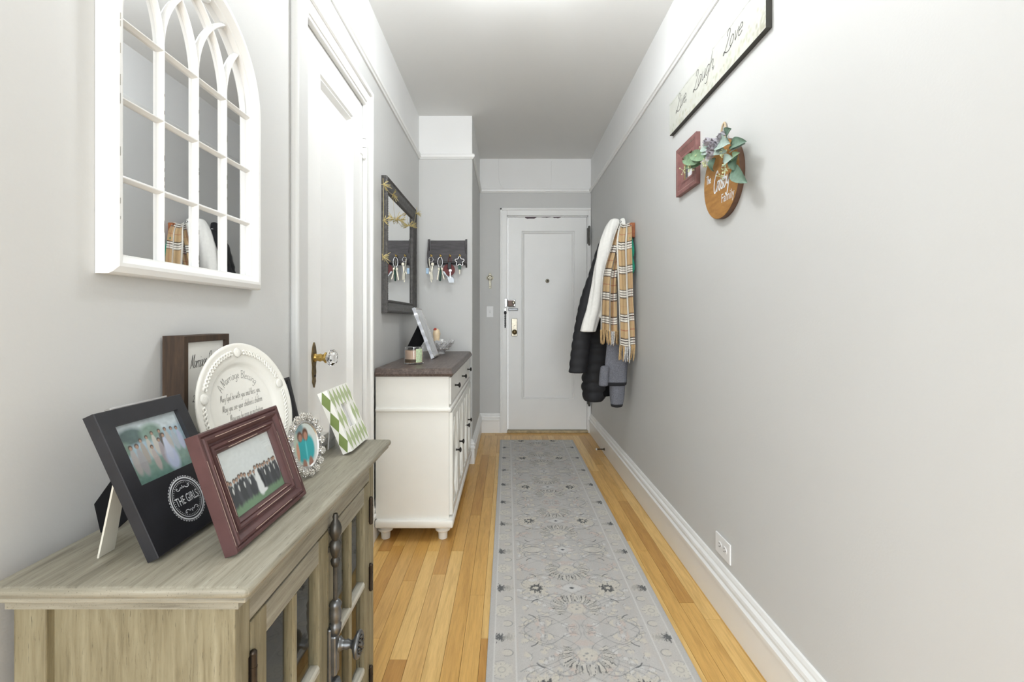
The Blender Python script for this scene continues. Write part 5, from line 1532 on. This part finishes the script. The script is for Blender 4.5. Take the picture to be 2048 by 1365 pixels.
garment([(516, 1258, 1265.5, 2.90, .028), (530, 1257.5, 1269, 2.90, .032), (543, 1258, 1268, 2.90, .03), (551, 1259, 1263, 2.90, .016)], 20, 24).build('ear_flap', 'teal', gr, True, True)

def tartan(a, b):
    """a across, b along, metres"""
    base = np.array(lin(194, 166, 126)); C = np.ones(a.shape + (3,)) * base
    def bands(q, C, per, ph):
        s = ((q + ph) % per) / per
        w = .0
        for c0 in (.40, .50, .60):
            m = np.clip((.036 - np.abs(s - c0)) / .006, 0, 1)[..., None] * .88
            C = bl(C, m, lin(238, 236, 228))
        for c0 in (.345, .45, .55, .655):
            m = np.clip((.022 - np.abs(s - c0)) / .006, 0, 1)[..., None] * .9
            C = bl(C, m, lin(44, 44, 52))
        m = np.clip((.011 - np.abs(s - .0)) / .006, 0, 1)[..., None] * .75
        m = np.maximum(m, np.clip((.011 - np.abs(s - 1.0)) / .006, 0, 1)[..., None] * .75)
        return bl(C, m, lin(160, 66, 58))
    C = bands(b, C, .147, .02)
    C = bands(a, C, .147, .055)
    return C
sc = thing('plaid_scarf', 'tan tartan scarf with fringed ends draped over the coats', 'scarf', (XR - .05, 2.95, 1.0))
def scarf_panel(name, lv, real_w, pleats, amp, b0, phase=0.0, nu=72, nv=220, y_off=0.0):
    P = interp(lv, 60)
    ps = np.array([[p[0], p[1], p[2], p[3]] for p in P])
    vi = np.linspace(0, len(P) - 1, nv + 1)
    rows = np.stack([np.interp(vi, np.arange(len(P)), ps[:, c]) for c in range(4)], 1)
    vs = []; A = []; B = []
    for j in range(nv + 1):
        py, pl_, pr_, y = rows[j]
        a, b = W(pl_, py, y), W(pr_, py, y)
        grow = min(1, .45 + j / nv * 1.1)
        for i in range(nu + 1):
            u = i / nu
            wob = math.sin(2 * PI * pleats * u + phase + 1.2 * math.sin(j / nv * 3)) 
            yy = y - amp * wob * grow + .35 * amp * math.sin(2 * PI * (pleats * 2.3) * u + j / nv * 4)
            xx = a.x + (b.x - a.x) * (u + .35 / (2 * PI * pleats) * math.sin(2 * PI * 2 * pleats * u + phase))
            zz = a.z + .006 * math.sin(6 * u + phase)
            vs.append((min(xx, XR - .006), yy, zz)); A.append(u * real_w); B.append(b0 - a.z)
    m = MB(); m.v = vs
    m.f = [(j * (nu + 1) + i, j * (nu + 1) + i + 1, (j + 1) * (nu + 1) + i + 1, (j + 1) * (nu + 1) + i) for j in range(nv) for i in range(nu)]
    o = m.build(name, 'scarf', sc, True, True)
    setcol(o.data, tartan(np.array(A), np.array(B)))
    md = o.modifiers.new('thickness', 'SOLIDIFY'); md.thickness = .003; md.offset = 0
    return vs[-(nu + 1):]
ra = scarf_panel('rear_panel', [(449, 1236, 1254, 2.97), (470, 1228, 1256, 2.94), (500, 1219, 1246, 2.93), (550, 1205, 1238, 2.93), (600, 1201, 1237, 2.93), (662, 1200, 1238, 2.93)], .33, 2.5, .016, 1.72, .6)
rb = scarf_panel('front_panel', [(447, 1241, 1262, 2.95), (462, 1236, 1263, 2.90), (490, 1233, 1263, 2.875), (540, 1235, 1264, 2.865), (600, 1237, 1266, 2.86), (650, 1238, 1269, 2.855), (693, 1238, 1271, 2.85)], .27, 1.6, .014, 1.735, 2.2)
random.seed(17)
for row, nm, dn in ((ra, 'fringe', .085), (rb, 'fringe', .088)):
    m1 = MB(); m2 = MB()
    for i in range(0, len(row), 3):
        p = Vector(row[i])
        L = dn * random.uniform(.82, 1.1)
        dx, dy = random.uniform(-.012, .006), random.uniform(-.01, .01)
        pts = [p + Vector((0, 0, .004)), p + Vector((dx * .3 + random.uniform(-.003, .003), dy * .3, -L * .4)), p + Vector((min(dx, XR - .006 - p.x), dy, -L))]
        u = i / len(row)
        tgt = m2 if ((.38 < u < .62) if row is rb else (.55 < u < .75)) else m1
        tgt.tube(smooth_pts(pts, 3), [.0034, .0034, .0034, .0032, .003, .0028, .0024], 5)
    tag(m1.build(nm, 'fringe', sc, True, True), kind='stuff')
    tag(m2.build(nm, 'fringew', sc, True, True), kind='stuff')

# ================================================================== runner rug
RX0, RX1, RY0, RY1 = -.0625, .5775, .85, 4.185
def rug_paint(X, Y):
    xc = .5 * (RX0 + RX1)
    sx_ = X - xc; ax = np.abs(sx_)
    U, V = (X - RX0) / (RX1 - RX0), (Y - RY0) / (RY1 - RY0)
    C = np.ones(X.shape + (3,)) * np.array(lin(189, 187, 184))
    C *= (.95 + .10 * vnoise(U, V, 26, 1))[..., None]
    warm = vnoise(U, V, 60, 8)
    C = bl(C, (np.clip(warm - .55, 0, 1) * .8)[..., None], lin(196, 184, 172))
    per = 1.13
    t = np.abs(((Y - 2.198 + per / 2) % per) - per / 2)
    half = .5 * (RX1 - RX0)
    b = half - ax
    field = (b > .092)
    dark, mid, cream, blush, lightg = lin(74, 76, 80), lin(122, 123, 126), lin(205, 200, 188), lin(198, 184, 176), lin(206, 206, 204)
    jit = (vnoise(U, V * .999, 150, 21) - .5) * .6 + (vnoise((X * 9) % 1, (Y * 3.3) % 1, 40, 5) - .5) * .9
    fm = field[..., None].astype(float)
    # pale scrolls and leaf patches in mirror pairs
    r = np.random.default_rng(31)
    for k in range(90):
        cx, ct = r.uniform(.02, .215), r.uniform(0, .565)
        rx, rt, an = r.uniform(.008, .022), r.uniform(.006, .014), r.uniform(0, PI)
        dx, dt = ax - cx, t - ct
        p, q = dx * math.cos(an) + dt * math.sin(an), -dx * math.sin(an) + dt * math.cos(an)
        d = np.sqrt((p / rx) ** 2 + (q / rt) ** 2) + jit * .9
        C = bl(C, np.clip((1 - d) / .4, 0, 1)[..., None] * fm * .8, [cream, lightg, blush, cream][k % 4])
        C = bl(C, (np.clip(1 - np.abs(d - 1.05) / .16, 0, 1) * (q > 0))[..., None] * fm * .65, mid)
    # vines
    def vine(f, w=.0018, a=.62, lo=0, hi=.565):
        nonlocal C
        m = np.clip((w - np.abs(ax - f(t)) / np.sqrt(1 + 0 * t)) / .0010 + .5, 0, 1) * (t > lo) * (t < hi)
        C = bl(C, m[..., None] * fm * a, mid)
    vine(lambda t: .115 + .085 * np.cos(2 * PI * t / .2825)); vine(lambda t: .10 + .08 * np.sin(2 * PI * t / .2825 + .6)); vine(lambda t: .14 + .06 * np.cos(2 * PI * t / .188 + 1))
    vine(lambda t: .05 + .045 * np.cos(2 * PI * t / .25 + 2), a=.35)
    def vine2(f, w=.0022, a=.55, lo=.02, hi=.22):
        nonlocal C
        m = np.clip((w - np.abs(t - f(ax))) / .0012 + .5, 0, 1) * (ax > lo) * (ax < hi)
        C = bl(C, m[..., None] * fm * a, mid)
    for c0, am, ph in ((.07, .025, 0), (.235, .02, 1), (.375, .022, 2.2), (.52, .028, .5)):
        vine2(lambda a_, c0=c0, am=am, ph=ph: c0 + am * np.sin(a_ * 34 + ph))
    # short dark hooks
    for cx, ct, an in ((.165, .085, .8), (.15, .215, -.6), (.155, .395, .7), (.165, .49, -.7)):
        dx, dt = ax - cx, t - ct
        p, q = dx * math.cos(an) + dt * math.sin(an), -dx * math.sin(an) + dt * math.cos(an)
        m = np.clip((.0024 - np.abs(q - 14 * p * p)) / .0012 + .3, 0, 1) * (np.abs(p) < .017)
        C = bl(C, m[..., None] * fm * .8, dark)
    # big palmettes on the centre line
    def palmette(t0, dr):
        nonlocal C
        q = (t - t0) * dr
        rr = np.hypot(sx_ * .86, q); ph = np.arctan2(sx_, q)
        C = bl(C, (np.clip((.036 - np.hypot(sx_, (q + .002) * 1.1) + jit * .008) / .006, 0, 1))[..., None] * .75, cream)
        lobe = .066 + .012 * np.cos(ph) + .006 * np.cos(12 * ph)
        sw = np.sin(13 * ph + 60 * rr * np.sign(ph) + jit * 1.2)
        ann = np.clip((rr - .040) / .006, 0, 1) * np.clip((lobe + .012 - rr) / .008, 0, 1) * (np.abs(ph) < 2.15)
        C = bl(C, (ann * .45)[..., None], cream)
        C = bl(C, (ann * np.clip((np.abs(sw) * -1 + .42) / .2, 0, 1) * .85)[..., None], dark)
        C = bl(C, (ann * np.clip((sw - .75) / .2, 0, 1) * .5)[..., None], mid)
        C = bl(C, (np.clip(1 - np.abs(rr - .040) / .0035, 0, 1) * (np.abs(ph) < 2.5) * .35)[..., None], mid)
        for ex, ey, s in ((.013, .004, .006), (0, -.006, .007), (.006, .018, .004)):
            C = bl(C, (np.clip((s - np.hypot(ax - ex, (q - ey) * 1.6) + jit * .006) / .003, 0, 1) * .7)[..., None], lin(120, 122, 128))
        C = bl(C, (np.clip((.03 - np.hypot(sx_ * .8, (q + .055) * 1.8) + jit * .02) / .01, 0, 1) * .6)[..., None], blush)
    palmette(.174, 1); palmette(.443, -1)
    # diamonds on the centre line
    for t0 in (.0, .312):
        d = np.abs(sx_) / .058 + np.abs(t - t0) / .036 + jit * .2
        C = bl(C, np.clip((1 - d) / .3, 0, 1)[..., None] * .75, lightg)
        C = bl(C, np.clip(1 - np.abs(d - 1.08) / .09, 0, 1)[..., None] * .5, mid)
        d = np.abs(sx_) / .0125 + np.abs(t - t0) / .009
        C = bl(C, np.clip((1 - d) / .2, 0, 1)[..., None] * .95, dark)
    # dark rosettes either side
    q = t - .312; p = ax - .145
    rr = np.hypot(p, q); ph = np.arctan2(q, p)
    C = bl(C, (np.clip((.050 + .007 * np.cos(11 * ph) - rr + jit * .012) / .006, 0, 1) * .7)[..., None] * fm, cream)
    C = bl(C, (np.clip((.25 - np.abs(np.sin(11 * ph))) / .2, 0, 1) * (rr > .032) * (rr < .052) * .35)[..., None] * fm, mid)
    C = bl(C, (np.clip((.027 + .005 * np.cos(9 * ph) - rr + .010 * np.cos(ph) * -.3 + jit * .02) / .004, 0, 1) * .92)[..., None] * fm, dark)
    C = bl(C, (np.clip((.011 - np.hypot(p * .9, q) + jit * .008) / .003, 0, 1) * .95)[..., None] * fm, cream)
    # almond buds beside the plain diamond
    d = np.abs(t) / (.030 * np.clip(1 - ((ax - .14) / .052) ** 2, .01, 1)) + np.where(np.abs(ax - .14) > .052, 9, 0)
    C = bl(C, np.clip((1 - d) / .3, 0, 1)[..., None] * .5, cream)
    C = bl(C, np.clip(1 - np.abs(d - 1) / .14, 0, 1)[..., None] * .85, dark)
    rr = np.hypot(ax - .145, t * 1.3); ph = np.arctan2(t, ax - .145)
    C = bl(C, (np.clip(1 - np.abs(rr - .062 - .004 * np.cos(14 * ph)) / .004, 0, 1) * .35)[..., None] * fm, mid)
    # border band
    bm_ = ((b > .020) & (b < .090))
    B1 = bm_[..., None].astype(float)
    C = bl(C, B1 * .35, lin(196, 193, 188))
    s = ((Y - 2.18 + .1465) % .293) - .1465
    rr = np.hypot(b - .036, s * .95); ph = np.arctan2(s, b - .036)
    C = bl(C, (np.clip((.020 + .005 * np.cos(7 * ph) - rr + jit * .02) / .004, 0, 1) * .88)[..., None] * B1, dark)
    C = bl(C, (np.clip((.022 - np.hypot(b - .064, s * 1.2) + jit * .03) / .006, 0, 1) * .6)[..., None] * B1, mid)
    C = bl(C, (np.clip((.024 - np.hypot(b - .070, s * .9) + jit * .03) / .006, 0, 1) * .35)[..., None] * B1, cream)
    s2 = np.abs(np.abs(s) - .1465)
    rr = np.hypot(b - .045, s2); ph = np.arctan2(s2, (b - .045))
    C = bl(C, (np.clip((.036 - rr + jit * .01) / .006, 0, 1) * .6)[..., None] * B1, lin(208, 204, 192))
    C = bl(C, (np.clip((.2 - np.abs(np.sin(5.5 * ph))) / .2, 0, 1) * (rr > .022) * (rr < .034) * .8)[..., None] * B1, mid)
    C = bl(C, (np.clip(1 - np.abs(rr - .038) / .0022, 0, 1) * (b < .05) * .5)[..., None] * B1, mid)
    C = bl(C, (np.clip(1 - np.abs(rr - .011) / .003, 0, 1) * .5)[..., None] * B1, mid)
    s3 = np.abs(np.abs(s) - .073)
    rr = np.hypot((b - .062), s3 * 1.2)
    C = bl(C, (np.clip((.018 - rr) / .004, 0, 1) * .55)[..., None] * B1, cream)
    C = bl(C, (np.clip(1 - np.abs(rr - .0185) / .0026, 0, 1) * (b > .05) * .75)[..., None] * B1, lin(104, 106, 108))
    for l0, wd in ((.020, .0020), (.090, .0026)):
        C = bl(C, np.clip((wd - np.abs(b - l0)) / .001 + .5, 0, 1)[..., None] * .7, lin(210, 209, 206))
    C = bl(C, (b < .018)[..., None] * .4, lin(184, 183, 181))
    # weave
    C *= (1 + .10 * (rng.random(X.shape) - .5))[..., None]
    return C * 1.02
step = .0026
nx = int((RX1 - RX0) / step); ny = int((RY1 - RY0) / step)
gx, gy = np.linspace(RX0, RX1, nx), np.linspace(RY0, RY1, ny)
GX, GY = np.meshgrid(gx, gy)
Cc = rug_paint(GX, GY)
rug = thing('runner_rug', 'long grey floral runner rug on the oak floor', 'rug', (.2575, 2.5, 0))
RT = .007
Zg = RT + .0005 * (rng.random(GX.shape) - .5)
vs_ = np.stack([GX - .2575, GY - 2.5, Zg], -1).reshape(-1, 3)
idx = np.arange(nx * ny).reshape(ny, nx)
fs_ = np.stack([idx[:-1, :-1], idx[:-1, 1:], idx[1:, 1:], idx[1:, :-1]], -1).reshape(-1, 4)
me = bpy.data.meshes.new('pile')
me.vertices.add(len(vs_)); me.vertices.foreach_set('co', vs_.astype(np.float32).ravel())
me.loops.add(fs_.size); me.loops.foreach_set('vertex_index', fs_.astype(np.int32).ravel())
me.polygons.add(len(fs_)); me.polygons.foreach_set('loop_start', np.arange(0, fs_.size, 4, dtype=np.int32))
me.update(); me.validate()
me.materials.append(M['rug'])
setcol(me, Cc)
ro_ = bpy.data.objects.new('pile', me); COL.objects.link(ro_); ro_.parent = rug
M['rugedge'] = plain('rug_binding', lin(178, 177, 175), .95, var=.1, vscale=200)
mb = MB()
mb.frame(RX1 - RX0, RY1 - RY0, [(0, 0), (0, 1)])
mb = MB()
for a, b, c, d in ((RX0 - .003, RX0 + .0005, RY0, RY1), (RX1 - .0005, RX1 + .003, RY0, RY1), (RX0, RX1, RY0 - .003, RY0 + .0005), (RX0, RX1, RY1 - .0005, RY1 + .003)):
    mb.box(a, b, c, d, .0003, RT, .0012)
mb.box(RX0 + .001, RX1 - .001, RY0 + .001, RY1 - .001, .0003, RT - .002)
mb.build('binding', 'rugedge', rug, False, True)
